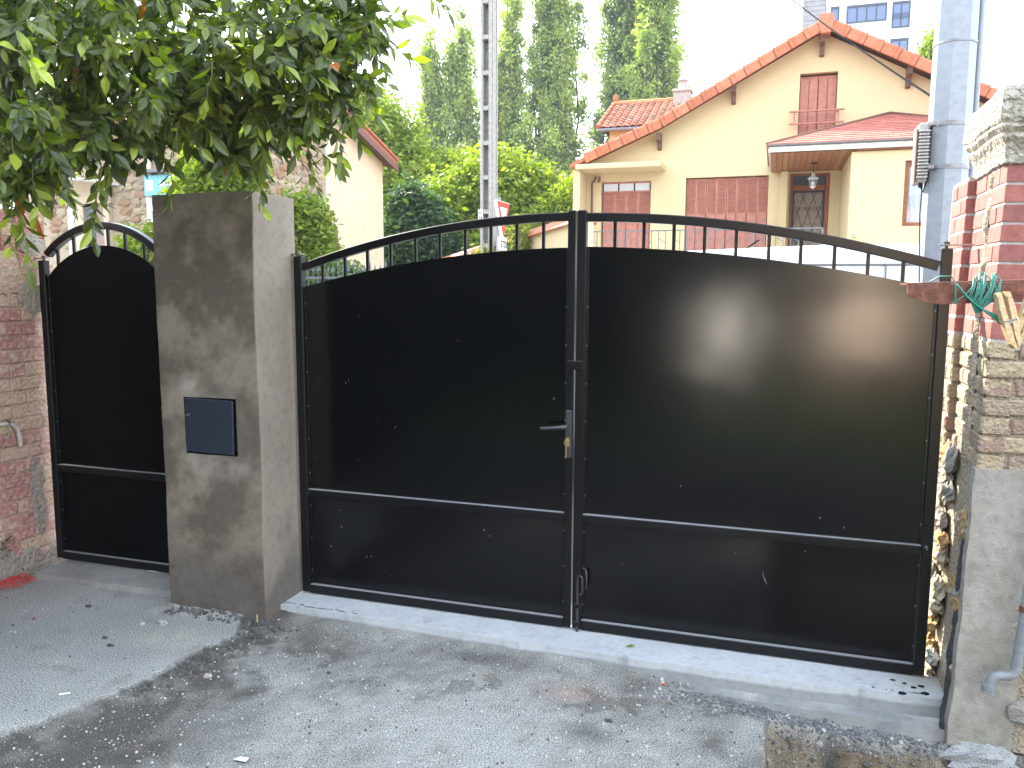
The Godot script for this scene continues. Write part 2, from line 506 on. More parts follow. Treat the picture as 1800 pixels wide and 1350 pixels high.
func ground_tint(x: float, z: float) -> Color:
	var e := pad_edge(z)
	var a := n2(x, z, 0.10)
	var b := n2(x + 7.0, z, 0.28)
	var d := n2(x, z + 5.0, 0.8)
	var dust := clampf(0.60 + 1.0 * a + 0.45 * b + 0.45 * d, 0.0, 1.0)
	var col := Color(0.17, 0.165, 0.16).lerp(Color(0.34, 0.34, 0.342), dust)
	# dark fresh soil in a band beside the pad
	var wide := lerpf(0.22, 0.85, smoothstep(0.45, 1.25, z))
	var band := smoothstep(wide + 0.35 * b + 0.2 * d, wide * 0.35, x - e) * smoothstep(-0.05, 0.02, x - e)
	band *= smoothstep(0.15, 0.5, z + 0.15 * d)
	col = col.lerp(Color(0.075, 0.069, 0.063), clampf(band * (0.85 + 0.8 * b + 0.5 * d), 0.0, 0.92))
	var foot := maxf(absf(x + 0.3) - 0.30, absf(z - 0.14) - 0.16)
	col = col.lerp(Color(0.075, 0.068, 0.06), smoothstep(0.12 + 0.08 * b, 0.02, foot) * 0.85)
	var spot := exp(-(pow((x - 1.68) / 0.09, 2.0) + pow((z - 0.73) / 0.06, 2.0)))
	col = col.lerp(Color(0.09, 0.088, 0.088), spot * 0.8)
	var spot2 := exp(-(pow((x - 1.15) / 0.28, 2.0) + pow((z - 0.30) / 0.05, 2.0)))
	col = col.lerp(Color(0.1, 0.098, 0.1), clampf(spot2 * (0.7 + b), 0.0, 0.8))
	var pink := exp(-(pow((x - 1.58) / 0.14, 2.0) + pow((z - 0.46) / 0.07, 2.0)))
	col = col.lerp(Color(0.42, 0.26, 0.23), clampf(pink * (0.5 + 0.9 * b), 0.0, 0.6))
	# the pad of pale concrete
	e += 0.03 * n2(x, z + 3.0, 0.7)
	var pad := smoothstep(e + 0.01, e - 0.02, x)
	var pc := Color(0.30, 0.31, 0.325).lerp(Color(0.40, 0.405, 0.415), clampf(0.5 + a + 0.4 * b, 0.0, 1.0))
	pc = pc.lerp(Color(0.17, 0.165, 0.16), clampf(smoothstep(0.2, 0.7, b + 0.5 * d) * 0.4, 0.0, 0.6))
	var chalk := exp(-(pow((x + 0.33) / 0.12, 2.0) + pow((z - 0.58) / 0.10, 2.0)))
	pc = pc.lerp(Color(0.44, 0.42, 0.38), clampf(chalk * (0.6 + d), 0.0, 0.8))
	col = col.lerp(pc, pad)
	# old asphalt ledge and the hole's earth
	var ledge := smoothstep(1.85, 2.15, x) * smoothstep(0.20, 0.26, z) * smoothstep(0.45, 0.36, z)
	col = col.lerp(Color(0.17, 0.17, 0.175).lerp(Color(0.33, 0.32, 0.31), clampf(0.5 + 1.5 * d, 0.0, 1.0)), ledge * 0.8)
	var h := hole_depth(x, z)
	if h > 0.02:
		var earth := Color(0.13, 0.095, 0.06).lerp(Color(0.27, 0.235, 0.19), clampf(0.5 + 1.2 * d + b, 0.0, 1.0))
		earth = earth.lerp(Color(0.07, 0.07, 0.072), smoothstep(0.0, 0.35, n2(x + 3.0, z, 0.3)))
		col = col.lerp(earth, smoothstep(0.02, 0.4, h))
	return Color(col.r * 1.38, col.g * 1.33, col.b * 1.23)

func build_ground() -> void:
	var far := G.new()
	far.quad(Vector3(-400, -0.30, -500), Vector3(400, -0.30, -500), Vector3(400, -0.30, 300), Vector3(-400, -0.30, 300), Vector3.UP)
	struct("ground", far, M.earth)
	var g := G.new()
	var rows := [[-2.0, 3.6, 0.05, 2.4]]
	g.sheet(Vector3(-1.7, 0, 0.0), Vector3(4.9, 0, 0), Vector3(0, 0, 1.9), 640, 250, func(p, _n): return Vector3(p.x, ground_y(p.x, p.z), p.z), func(p): return ground_tint(p.x, p.z))
	struct("yard_ground", g, M.ground)
	var back := G.new()
	back.col = Color(0.07, 0.07, 0.068)
	back.box(Vector3(0.75, -0.17, 3.2), Vector3(4.9, 0.22, 2.6))
	struct("yard_floor", back, M.slab)
	var lw := G.new()
	lw.box(Vector3(1, -0.17, 9.5), Vector3(16, 0.24, 10.0))
	struct("lawn", lw, M.lawn)
	# threshold of pale new concrete under the driveway gate
	var s := G.new()
	var st := func(p):
		var k := clampf(0.5 + n2(p.x, p.z, 0.12) + 0.5 * n2(p.x, p.z, 0.6), 0.0, 1.0)
		var cc := Color(0.44, 0.455, 0.475).lerp(Color(0.52, 0.535, 0.55), k)
		cc = cc.lerp(Color(0.34, 0.31, 0.27), smoothstep(2.72, 2.9, p.x + 0.1 * n2(p.x, p.z, 0.3)) * smoothstep(0.13, 0.02, p.z) * 0.8)
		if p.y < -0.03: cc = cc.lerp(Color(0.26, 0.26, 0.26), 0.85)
		cc = cc.lerp(Color(0.2, 0.2, 0.2), clampf(smoothstep(0.35, 0.6, n2(p.x, p.z, 0.9) + 0.3 * n2(p.x, p.z, 0.1)) * smoothstep(0.05, 0.2, p.z), 0.0, 0.5))
		return cc
	var bend := func(p, _n):
		var w := wob(p, 0.003, 0.5)
		if p.z > 0.15: w.z += 0.012 * n2(p.x, 2.0, 0.3) + 0.03 * smoothstep(0.0, 1.5, p.x) - 0.03 - 0.03 * smoothstep(2.2, 2.95, p.x)
		return w
	s.sheet(Vector3(-0.02, -0.003, -0.3), Vector3(2.97, 0, 0), Vector3(0, 0, 0.5), 200, 40, bend, st)
	s.sheet(Vector3(-0.02, -0.2, 0.2), Vector3(0, 0.197, 0), Vector3(2.97, 0, 0), 16, 200, bend, st)
	struct("threshold_slab", s, M.slab)
	var lo := G.new()
	var lot := func(p):
		return Color(0.22, 0.22, 0.225).lerp(Color(0.40, 0.385, 0.37), clampf(0.4 + n2(p.x, p.z, 0.4), 0.0, 1.0))
	lo.sheet(Vector3(1.7, -0.075, 0.15), Vector3(1.24, -0.005, 0), Vector3(0, 0, 0.115), 90, 10, func(p, _n): return wob(p, 0.008, 0.7), lot)
	lo.sheet(Vector3(1.7, -0.25, 0.265), Vector3(0, 0.175, 0), Vector3(1.24, 0, 0), 12, 90, func(p, _n): return wob(p, 0.008, 0.7), lot)
	struct("footing_ledge", lo, M.slab)
	var sm := G.new()
	var smt := func(p): return Color(0.26, 0.25, 0.24).lerp(Color(0.36, 0.35, 0.335), clampf(0.5 + n2(p.x, p.z, 0.2) + 0.4 * n2(p.x, p.z, 0.9), 0.0, 1.0))
	var smb := func(p, _n):
		var w := wob(p, 0.005, 0.4)
		if p.z > 0.12: w.z += 0.02 * n2(p.x, 8.0, 0.2) - 0.02 * (p.x + 1.05)
		return w
	sm.sheet(Vector3(-1.56, -0.008, -0.3), Vector3(1.0, 0, 0), Vector3(0, 0, 0.5), 60, 30, smb, smt)
	sm.sheet(Vector3(-1.56, -0.1, 0.2), Vector3(0, 0.092, 0), Vector3(1.0, 0, 0), 6, 60, smb, smt)
	struct("gate_step", sm, M.slab)
	# street side: pavement, kerb, road
	var pv := G.new()
	pv.box(Vector3(0, -0.16, -1.35), Vector3(80, 0.24, 2.1), 0.0)
	pv.box(Vector3(0, -0.16, -7.1), Vector3(80, 0.24, 3.6), 0.0)
	struct("pavement", pv, M.pavement)
	var kb := G.new()
	kb.box(Vector3(0, -0.15, -2.46), Vector3(80, 0.24, 0.11), 0.01)
	kb.box(Vector3(0, -0.15, -5.24), Vector3(80, 0.24, 0.11), 0.01)
	struct("kerb", kb, M.slab)
	var rd := G.new()
	rd.box(Vector3(0, -0.22, -3.85), Vector3(80, 0.12, 2.66), 0.0)
	struct("road", rd, M.asphalt)

func build_debris() -> void:
	# gravel: many little stones of both colours
	var stone := G.new()
	stone.blob(Vector3.ZERO, Vector3(1, 0.7, 0.85), fine, 0.5, 0.2, 4, 6)
	var m := stone.mesh()
	var spots := []
	var tints := []
	for i in 14000:
		var x := rng.randf_range(-1.5, 3.1)
		var z := rng.randf_range(0.2, 1.75)
		if x < pad_edge(z) and rng.randf() < 0.86: continue
		if x < 0.02 and z < 0.32: continue
		var r := 0.0013 + 0.0052 * pow(rng.randf(), 5.0)
		if hole_depth(x, z) > 0.3 or (x > 1.8 and z < 0.4): r *= 1.7
		var b := Basis.from_euler(Vector3(rng.randf_range(-0.4, 0.4), rng.randf() * TAU, 0)).scaled(Vector3.ONE * r)
		spots.append(Transform3D(b, Vector3(x, ground_y(x, z) + r * 0.3, z)))
		var k := rng.randf()
		tints.append(Color(0.42, 0.42, 0.42).lerp(Color(0.6, 0.58, 0.54), rng.randf()) if k < 0.5 else (Color(0.09, 0.088, 0.085) if k < 0.72 else Color(0.26, 0.25, 0.24)))
	scatter("gravel", m, M.pebble, spots, tints).set_meta("label", "grey gravel and grit strewn over the yard ground")
	# clods of dark soil at the pillar's foot and along the pad
	spots = []; tints = []
	for i in 700:
		var z := 0.3 + 0.75 * pow(rng.randf(), 1.6)
		var x := pad_edge(z) + 0.02 + 0.13 * rng.randf()
		if i % 3 == 0:
			x = rng.randf_range(-0.55, 0.15); z = 0.30 + 0.07 * rng.randf()
		var r := 0.003 + 0.014 * pow(rng.randf(), 3.5)
		spots.append(Transform3D(Basis.from_euler(Vector3(rng.randf(), rng.randf() * TAU, rng.randf())).scaled(Vector3.ONE * r), Vector3(x, ground_y(x, z) + r * 0.2, z)))
		tints.append(Color(0.07, 0.064, 0.058).lerp(Color(0.17, 0.16, 0.15), rng.randf()))
	scatter("soil_clods", m, M.rubble, spots, tints).set_meta("label", "dark crumbs of soil round the foot of the cement pillar")
	# rubble in the hole
	spots = []; tints = []
	for i in 900:
		var x := rng.randf_range(2.28, 3.12)
		var z := rng.randf_range(0.33, 1.1)
		if hole_depth(x, z) < 0.25: continue
		var r := 0.005 + 0.016 * pow(rng.randf(), 2.2)
		spots.append(Transform3D(Basis.from_euler(Vector3(rng.randf() * 3, rng.randf() * TAU, rng.randf())).scaled(Vector3.ONE * r), Vector3(x, ground_y(x, z) + r * 0.3, z)))
		var k := rng.randf()
		tints.append(Color(0.33, 0.31, 0.28) if k < 0.45 else (Color(0.17, 0.12, 0.075) if k < 0.75 else Color(0.08, 0.08, 0.08)))
	scatter("rubble", m, M.rubble, spots, tints).set_meta("label", "broken stones and earth in the dug hole")
	# chunky old asphalt along the broken ledge
	spots = []; tints = []
	for i in 1500:
		var x := rng.randf_range(1.85, 2.95)
		var z := rng.randf_range(0.262, 0.37)
		if rng.randf() > smoothstep(1.8, 2.2, x): continue
		var r := 0.004 + 0.006 * rng.randf()
		spots.append(Transform3D(Basis.from_euler(Vector3(rng.randf() * 3, rng.randf() * TAU, rng.randf())).scaled(Vector3.ONE * r), Vector3(x, ground_y(x, z) - r * 0.1, z)))
		var k := rng.randf()
		tints.append(Color(0.12, 0.12, 0.125).lerp(Color(0.3, 0.295, 0.29), k * k))
	scatter("asphalt_rubble", m, M.rubble, spots, tints).set_meta("label", "chunky broken asphalt along the ledge above the dug hole")
	# stones one can count
	var known := [[-0.47, 0.47, 0.03, "pale broken stone lying on the concrete pad near the pillar", 0.42, 0.40],
		[-0.56, 0.50, 0.014, "small yellowish stone beside the pale broken stone", 0.50, 0.38],
		[0.06, 0.81, 0.018, "flat cream chip of stone on the dark soil beside the pad", 0.52, 0.40],
		[-1.50, 0.06, 0.026, "white lump of plaster by the foot of the side gate", 0.60, 0.55],
		[-1.56, 0.16, 0.02, "round white pebble on the soil by the brick wall", 0.60, 0.53],
		[2.60, 0.54, 0.035, "rounded grey stone resting in the dug hole", 0.30, 0.27],
		[2.42, 0.40, 0.03, "brown stone under the rim of the dug hole", 0.26, 0.17]]
	for k in known:
		var b := G.new()
		b.col = Color(k[4], (k[4] + k[5]) * 0.5, k[5])
		var y := ground_y(k[0], k[1])
		b.blob(Vector3(k[0], y + k[2] * 0.15, k[1]), Vector3(k[2], k[2] * 0.55, k[2] * 0.8), fine, 0.5, 1.0, 7, 10)
		tag(part("stone", b, M.rubble), k[3], "stone")
	# the lump of old concrete under the right pillar's base
	var lump := G.new()
	lump.col = Color(0.36, 0.36, 0.36)
	lump.blob(Vector3(3.03, -0.15, 0.31), Vector3(0.125, 0.07, 0.05), fine, 0.45, 0.25, 12, 18)
	tag(part("concrete_lump", lump, M.rubble), "broken grey lump of concrete under the foot of the brick pillar", "concrete lump")
	var strewn := [[-0.97, 0.42, 0.020], [-0.52, 0.74, 0.018], [-0.61, 0.68, 0.016], [0.52, 0.62, 0.012], [1.72, 0.62, 0.016]]
	for k in strewn:
		var b := G.new()
		b.col = Color(0.075, 0.072, 0.07)
		b.blob(Vector3(k[0], ground_y(k[0], k[1]) + 0.002, k[1]), Vector3(k[2], k[2] * 0.4, k[2] * 0.6), fine, 0.6, 1.0, 5, 8)
		tag(part("soil_clod", b, M.rubble), "small dark clod of soil dropped on pale ground", "clod", "dark clods dropped about the yard")
	for k in [[2.79, 0.165, 0.016], [2.84, 0.10, 0.011], [2.81, 0.075, 0.009], [2.77, 0.06, 0.01], [2.875, 0.14, 0.018], [2.87, 0.08, 0.012]]:
		var b := G.new()
		b.col = Color(0.06, 0.06, 0.062)
		b.blob(Vector3(k[0], -0.001, k[1]), Vector3(k[2], k[2] * 0.35, k[2] * 0.6), fine, 0.5, 1.0, 5, 8)
		tag(part("mortar_dropping", b, M.dark_mortar), "dark blob of mortar dropped on the threshold beside the brick pillar", "mortar blob", "mortar blobs by the brick pillar")
	# a fallen leaf on the threshold, scraps on the ground
	var lf := leaf_mesh(0.05, 0.018, 0.01, Color(0.20, 0.30, 0.02), Color(0.26, 0.34, 0.04))
	var o := part("fallen_leaf", lf, M.laurel, self, Vector3(1.736, 0.006, 0.085))
	o.rotation = Vector3(0, 1.9, 0)
	tag(o, "single green leaf fallen on the pale threshold under the driveway gate", "leaf")
	var pp := G.new()
	pp.prism(PackedVector2Array([Vector2(0, 0), Vector2(0.052, 0.004), Vector2(0.047, 0.026), Vector2(0.012, 0.022)]), Vector3(0.545, ground_y(0.56, 1.29) + 0.006, 1.29), Vector3(1, 0.05, 0.1), Vector3(0, 0, -1), Vector3(0, 0.002, 0))
	tag(part("paper_scrap", pp, M.paper), "white scrap of paper on the grey ground, nearest the camera", "paper scrap")
	var pk := G.new()
	pk.prism(PackedVector2Array([Vector2(0, 0), Vector2(0.07, -0.02), Vector2(0.085, 0.015), Vector2(0.03, 0.045)]), Vector3(2.43, -0.17, 0.60), Vector3(1, 0.1, 0.2), Vector3(0, 0.35, -0.9), Vector3(0, 0.002, 0.001))
	tag(part("crumpled_wrapper", pk, M.paper), "white crumpled wrapper in the dug hole", "wrapper")
	var chip := G.new()
	chip.bar(Vector3(-0.37, ground_y(-0.36, 1.15) + 0.004, 1.155), Vector3(-0.335, ground_y(-0.34, 1.14) + 0.005, 1.135), 0.006, 0.005)
	tag(part("wood_chip", chip, M.paper), "thin white splinter lying on the concrete pad", "splinter")
	var peg := G.new()
	peg.box(Vector3(-0.035, -0.012, 0.335), Vector3(0.006, 0.04, 0.006), 0.001)
	tag(part("marker_peg", peg, M.peg_wood), "tiny pale peg standing in the soil at the pillar's foot", "peg")
	for k in [[1.93, 0.40, "bent dry twig on the dusty ground in front of the right leaf", 0.0], [1.72, 0.52, "pale forked root lying on the dusty ground", 1.2], [1.18, 0.42, "thin straight straw on the grey ground before the meeting stiles", 2.4], [2.10, 0.32, "crooked twig beside the broken ledge", 0.5]]:
		var b := G.new()
		var pts := []
		for i in 6:
			var f := i / 5.0 - 0.5
			var px: float = k[0] + cos(k[3]) * f * 0.075 + 0.008 * sin(i * 2.1)
			var pz: float = k[1] + sin(k[3]) * f * 0.05 + 0.008 * cos(i * 1.7)
			pts.append(Vector3(px, ground_y(px, pz) + 0.004, pz))
		b.tube(pts, [0.0018], 5)
		tag(part("twig", b, M.old_mortar), k[2], "twig")
	var bits := [[-1.10, 0.62, Color(0.4, 0.02, 0.08), "dark red petal on the concrete pad"], [-1.13, 0.71, Color(0.05, 0.12, 0.02), "small green leaf scrap on the concrete pad"], [1.88, 0.26, Color(0.5, 0.06, 0.05), "tiny red fragment beside the threshold"], [2.47, 0.50, Color(0.4, 0.06, 0.06), "red pebble sized fragment in the dug hole"]]
	for k in bits:
		var b := G.new()
		b.col = k[2]
		b.blob(Vector3(k[0], ground_y(k[0], k[1]) + 0.003, k[1]), Vector3(0.009, 0.004, 0.006), fine, 0.3, 1.0, 4, 7)
		tag(part("fragment", b, M.pebble), k[3], "fragment")
	# red plastic netting in the corner by the wall
	var net := G.new()
	for i in 9:
		var zz := 0.26 + 0.017 * i
		net.tube([Vector3(-1.62, -0.02, zz + 0.02), Vector3(-1.57, 0.006 + 0.01 * sin(i * 2.0), zz), Vector3(-1.51, -0.03, zz - 0.03)], [0.0025], 5)
	for i in 5:
		var xx := -1.605 + 0.02 * i
		net.tube([Vector3(xx, -0.02, 0.25), Vector3(xx + 0.005, 0.006, 0.33), Vector3(xx, -0.02, 0.42)], [0.0025], 5)
	tag(part("plastic_net", net, M.red_plastic), "torn red plastic netting in the corner by the painted brick wall", "netting")
	var weeds := [[Vector3(-1.645, 0.16, 0.33), 40, 0.07, "dark green weed growing from the foot of the painted brick wall"], [Vector3(-1.60, -0.02, 0.22), 14, 0.04, "small green weed beside the red netting"]]
	for w in weeds:
		var t := thing("weed", w[3], "weed", w[0])
		var spots2 := []
		var tints2 := []
		for i in w[1]:
			var d := Vector3(rng.randf_range(0.1, 1), rng.randf_range(-0.6, 1), rng.randf_range(-1, 1)).normalized()
			var b := Basis.looking_at(d, Vector3.UP).scaled(Vector3.ONE * rng.randf_range(0.2, 0.45))
			spots2.append(Transform3D(b, w[0] + d * w[2] * rng.randf()))
			tints2.append(Color(0.04, 0.075, 0.02).lerp(Color(0.10, 0.15, 0.04), rng.randf()))
		scatter("foliage", leaf_mesh(0.09, 0.035, 0.01, Color.WHITE, Color.WHITE), M.laurel, spots2, tints2, t)


# a folded, drooping leaf pointing along -Z
func leaf_mesh(l: float, w: float, droop: float, a: Color, b: Color) -> ArrayMesh:
	var g := G.new()
	var st := [[0.0, 0.02], [0.14, 0.42], [0.38, 0.98], [0.62, 0.9], [0.84, 0.45], [1.0, 0.0]]
	for i in st.size() - 1:
		var t0: float = st[i][0]
		var t1: float = st[i + 1][0]
		var w0: float = st[i][1] * w * 0.5
		var w1: float = st[i + 1][1] * w * 0.5
		var c0 := Vector3(0, -droop * t0 * t0, -l * t0)
		var c1 := Vector3(0, -droop * t1 * t1, -l * t1)
		for s in [-1.0, 1.0]:
			var e0 := c0 + Vector3(s * w0, w0 * 0.28, 0)
			var e1 := c1 + Vector3(s * w1, w1 * 0.28, 0)
			g.col = a if s < 0 else b
			g.tri(c0, e0, e1, Vector3.UP)
			g.tri(c0, e1, c1, Vector3.UP)
	return g.mesh()


# ---------- the gates ----------
func arch_sweep(g: G, cx: float, cy: float, r: float, x0: float, x1: float, th: float, z0: float, z1: float) -> void:
	var n := 40
	var ch := 0.0035
	var prof := [Vector2(0, z1 - ch), Vector2(ch, z1), Vector2(th - ch, z1), Vector2(th, z1 - ch), Vector2(th, z0), Vector2(0, z0)]
	var ring := func(i):
		var x := lerpf(x0, x1, float(i) / n)
		var a := Vector2(x - cx, sqrt(r * r - (x - cx) * (x - cx))) / r
		var out := []
		for k in prof:
			out.append(Vector3(cx + a.x * (r - k.x), cy + a.y * (r - k.x), k.y))
		return [out, Vector3(a.x, a.y, 0)]
	for i in n:
		var p = ring.call(i)
		var q = ring.call(i + 1)
		var up: Vector3 = p[1]
		var outs := [up + Vector3(0, 0, 1), Vector3(0, 0, 1), Vector3(0, 0, 1) - up, -up, Vector3(0, 0, -1), up]
		for k in prof.size():
			var k2 := (k + 1) % prof.size()
			g.quad(p[0][k], p[0][k2], q[0][k2], q[0][k], outs[k])

func circle_y(c: Array, x: float) -> float:
	return c[1] + sqrt(maxf(0.0001, c[2] * c[2] - (x - c[0]) * (x - c[0])))

func gate_leaf(called: String, label: String, xa: float, xb: float, wa: float, wb: float, ha: float, hb: float, arch: Array, top: Array, bars: Array, rail: float, sheet: Material = null) -> Node3D:
	# frame of square tube, two panels set back in it, an arch with short bars
	var t := thing(called, label, "gate", Vector3((xa + xb) * 0.5, 0, -0.02))
	var hl := G.new(); hl.box(Vector3(xa + wa * 0.5, ha * 0.5 + 0.003, -0.02), Vector3(wa, ha - 0.006, 0.04), 0.003)
	part("frame_post", hl, M.black, t)
	var hr := G.new(); hr.box(Vector3(xb - wb * 0.5, hb * 0.5 + 0.003, -0.02), Vector3(wb, hb - 0.006, 0.04), 0.003)
	part("frame_post", hr, M.black, t)
	var x0 := xa + wa + 0.0005
	var x1 := xb - wb - 0.0005
	var mid := (x0 + x1) * 0.5
	var w := x1 - x0
	var br := G.new(); br.box(Vector3(mid, 0.0245, -0.0205), Vector3(w, 0.045, 0.039), 0.003)
	part("bottom_rail", br, M.black, t)
	var mr := G.new(); mr.box(Vector3(mid, rail - 0.0175, -0.0205), Vector3(w, 0.036, 0.039), 0.003)
	part("middle_rail", mr, M.black, t)
	var ar := G.new(); arch_sweep(ar, arch[0], arch[1], arch[2], x0, x1, 0.038, -0.039, -0.001)
	part("arched_rail", ar, M.black, t)
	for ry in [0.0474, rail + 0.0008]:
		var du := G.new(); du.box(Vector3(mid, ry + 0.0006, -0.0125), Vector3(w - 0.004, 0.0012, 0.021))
		part("ledge_highlight", du, M.ledge_highlight, t)  # pale strip standing in for the sky's highlight along the rail top
	var poly := PackedVector2Array([Vector2(x0, rail + 0.0025), Vector2(x1, rail + 0.001)])
	for i in 41:
		var x := lerpf(x1, x0, i / 40.0)
		poly.append(Vector2(x, circle_y(top, x)))
	var up := G.new(); up.prism(poly, Vector3(0, 0, -0.0265), Vector3.RIGHT, Vector3.UP, Vector3(0, 0, 0.002))
	part("upper_panel", up, sheet if sheet else M.black_sheet, t)
	var lp := G.new(); lp.box(Vector3(mid, (rail - 0.036 + 0.0475) * 0.5, -0.0255), Vector3(w, rail - 0.037 - 0.0475, 0.002))
	part("lower_panel", lp, sheet if sheet else M.black_sheet, t)
	for x in bars:
		var y0 := circle_y(top, x) - 0.04
		var y1 := circle_y(arch, x) - 0.036
		var b := G.new(); b.box(Vector3(x, (y0 + y1) * 0.5, -0.036), Vector3(0.014, y1 - y0, 0.014), 0.0015)
		part("bar", b, M.black, t)
	# the angle strip that holds the panel, and its rivets
	for x in [x0 + 0.005, x1 - 0.005]:
		var y2 := circle_y(top, x) - 0.004
		var an := G.new(); an.box(Vector3(x, (rail + y2) * 0.5, -0.021), Vector3(0.009, y2 - rail - 0.004, 0.006), 0.001)
		part("panel_strip", an, M.black, t)
		var an2 := G.new(); an2.box(Vector3(x, rail * 0.5, -0.021), Vector3(0.009, rail - 0.09, 0.006), 0.001)
		part("panel_strip", an2, M.black, t)
	var rv := G.new()
	for k in 9:
		var x := lerpf(x0 + 0.05, x1 - 0.05, k / 8.0)
		rv.lathe(Vector3(x, 0.0475, -0.012), [Vector2(0.0045, 0), Vector2(0.003, 0.003), Vector2(0, 0.004)], 8)
		for x3 in [x0 + 0.006, x1 - 0.006]:
			rv.lathe(Vector3(x3, 0.12 + k * 0.17, -0.018), [Vector2(0.004, 0), Vector2(0.0028, 0.0028), Vector2(0, 0.0035)], 8, Basis(Vector3.RIGHT, PI / 2))
	stuff(part("rivets", rv, M.steel, t))
	return t

func hinge_bracket(x0: float, x1: float, y: float, px: float, label: String) -> void:
	var t := thing("hinge_bracket", label, "hinge bracket", Vector3(px, y, -0.02), "hinge brackets of the gates")
	var p := G.new(); p.box(Vector3((x0 + x1) * 0.5, y + 0.006, -0.02), Vector3(x1 - x0, 0.005, 0.03), 0.001)
	part("plate", p, M.steel, t)
	var b := G.new()
	b.lathe(Vector3(px, y - 0.012, -0.02), [Vector2(0.006, 0), Vector2(0.006, 0.032), Vector2(0, 0.0325)], 10)
	b.lathe(Vector3(px, y + 0.0087, -0.02), [Vector2(0.011, 0), Vector2(0.011, 0.009), Vector2(0, 0.0092)], 6)
	part("hinge_bolt", b, M.lock_steel, t)

func build_gates() -> void:
	var aL := [1.403, -2.488, 4.379]
	var aR := [1.405, -3.073, 4.96]
	var pL := [1.47, -4.021, 5.761]
	var pR := [1.32, -4.934, 6.678]
	var gl := gate_leaf("driveway_gate_leaf", "black steel gate leaf with lever handle and key, next to the cement pillar", 0.0, 1.418, 0.045, 0.035, 1.71, 1.898, aL, pL, [0.143, 0.267, 0.389, 0.512, 0.641, 0.765, 0.891, 1.016, 1.14, 1.264], 0.545)
	var gr := gate_leaf("driveway_gate_leaf", "black steel gate leaf with drop bolt, next to the red brick pillar", 1.425, 2.893, 0.04, 0.04, 1.898, 1.72, aR, pR, [1.585, 1.71, 1.837, 1.964, 2.092, 2.222, 2.346, 2.474, 2.599, 2.727], 0.545)
	gate_leaf("side_gate", "narrow black arched steel side gate between brick wall and cement pillar", -1.622, -0.752, 0.042, 0.04, 1.70, 1.70, [-1.187, 1.327, 0.573], [-1.192, 1.242, 0.535], [-1.513, -1.398, -1.285, -1.161, -1.048, -0.925, -0.83], 0.553, M.matt_sheet)
	var fp := G.new(); fp.box(Vector3(-0.668, 0.86, -0.02), Vector3(0.155, 1.72, 0.04), 0.003)
	tag(part("closing_post", fp, M.black), "flat black steel closing post between the side gate and the cement pillar", "post")
	# latch, lock, lever and key on the left leaf
	var lt := G.new(); lt.box(Vector3(1.425, 1.224, 0.009), Vector3(0.072, 0.038, 0.017), 0.002)
	part("latch_plate", lt, M.black, gl)
	var lc := G.new(); lc.box(Vector3(1.4, 0.913, 0.007), Vector3(0.028, 0.215, 0.013), 0.003)
	var lock := part("lock_case", lc, M.lock_steel, gl)
	var kp := G.new(); kp.box(Vector3(1.398, 0.872, 0.0155), Vector3(0.018, 0.03, 0.003), 0.001)
	kp.lathe(Vector3(1.398, 0.89, 0.014), [Vector2(0.008, 0), Vector2(0.008, 0.016), Vector2(0, 0.0165)], 12, Basis(Vector3.RIGHT, PI / 2))
	part("cylinder", kp, M.brass, lock)
	var key := G.new()
	key.lathe(Vector3(1.398, 0.878, 0.036), [Vector2(0.013, -0.0012), Vector2(0.013, 0.0012)], 12, Basis(Vector3.FORWARD, 0.2))
	key.box(Vector3(1.398, 0.877, 0.034), Vector3(0.02, 0.022, 0.003), 0.001)
	key.box(Vector3(1.396, 0.838, 0.034), Vector3(0.006, 0.056, 0.003), 0.001)
	part("key", key, M.brass, lock)
	var lv := G.new()
	lv.tube([Vector3(1.402, 0.953, 0.012), Vector3(1.402, 0.953, 0.05), Vector3(1.396, 0.9525, 0.058), Vector3(1.36, 0.948, 0.058), Vector3(1.31, 0.942, 0.056), Vector3(1.282, 0.940, 0.052)], [0.009, 0.009, 0.0095, 0.008, 0.0075, 0.007], 10)
	part("lever_handle", lv, M.lock_steel, gl)
	# drop bolt with its loop on the right leaf
	var db := G.new()
	db.tube([Vector3(1.452, -0.012, 0.010), Vector3(1.452, 0.24, 0.010)], [0.006], 10)
	db.tube([Vector3(1.452, 0.24, 0.010), Vector3(1.456, 0.262, 0.014), Vector3(1.466, 0.268, 0.02), Vector3(1.476, 0.258, 0.024), Vector3(1.478, 0.20, 0.024), Vector3(1.472, 0.18, 0.02), Vector3(1.455, 0.178, 0.012)], [0.0045], 8)
	part("drop_bolt", db, M.lock_steel, gr)
	for y in [0.035, 0.12]:
		var gd := G.new(); gd.box(Vector3(1.452, y, 0.009), Vector3(0.03, 0.026, 0.016), 0.003)
		part("bolt_guide", gd, M.black, gr)
	var lp := G.new()
	lp.tube([Vector3(1.478, 0.29, -0.02), Vector3(1.488, 0.284, 0.0), Vector3(1.492, 0.26, 0.004), Vector3(1.492, 0.215, 0.004), Vector3(1.486, 0.20, 0.0), Vector3(1.478, 0.198, -0.02)], [0.004], 8)
	part("staple", lp, M.lock_steel, gr)
	var wd := G.new()
	for k in [[2.868, 0.545, 0.006], [2.872, 0.535, 0.004], [1.447, 0.01, 0.006], [1.44, 0.03, 0.004], [2.47, 0.62, 0.004]]:
		wd.blob(Vector3(k[0], k[1], 0.001 if k[0] != 2.47 else -0.024), Vector3(k[2], k[2], k[2] * 0.4), fine, 0.4, 2.0, 5, 7)
	stuff(part("weld_beads", wd, M.steel, gr))
	# mortar splashes and a scratch on the sheets
	var sp := G.new()
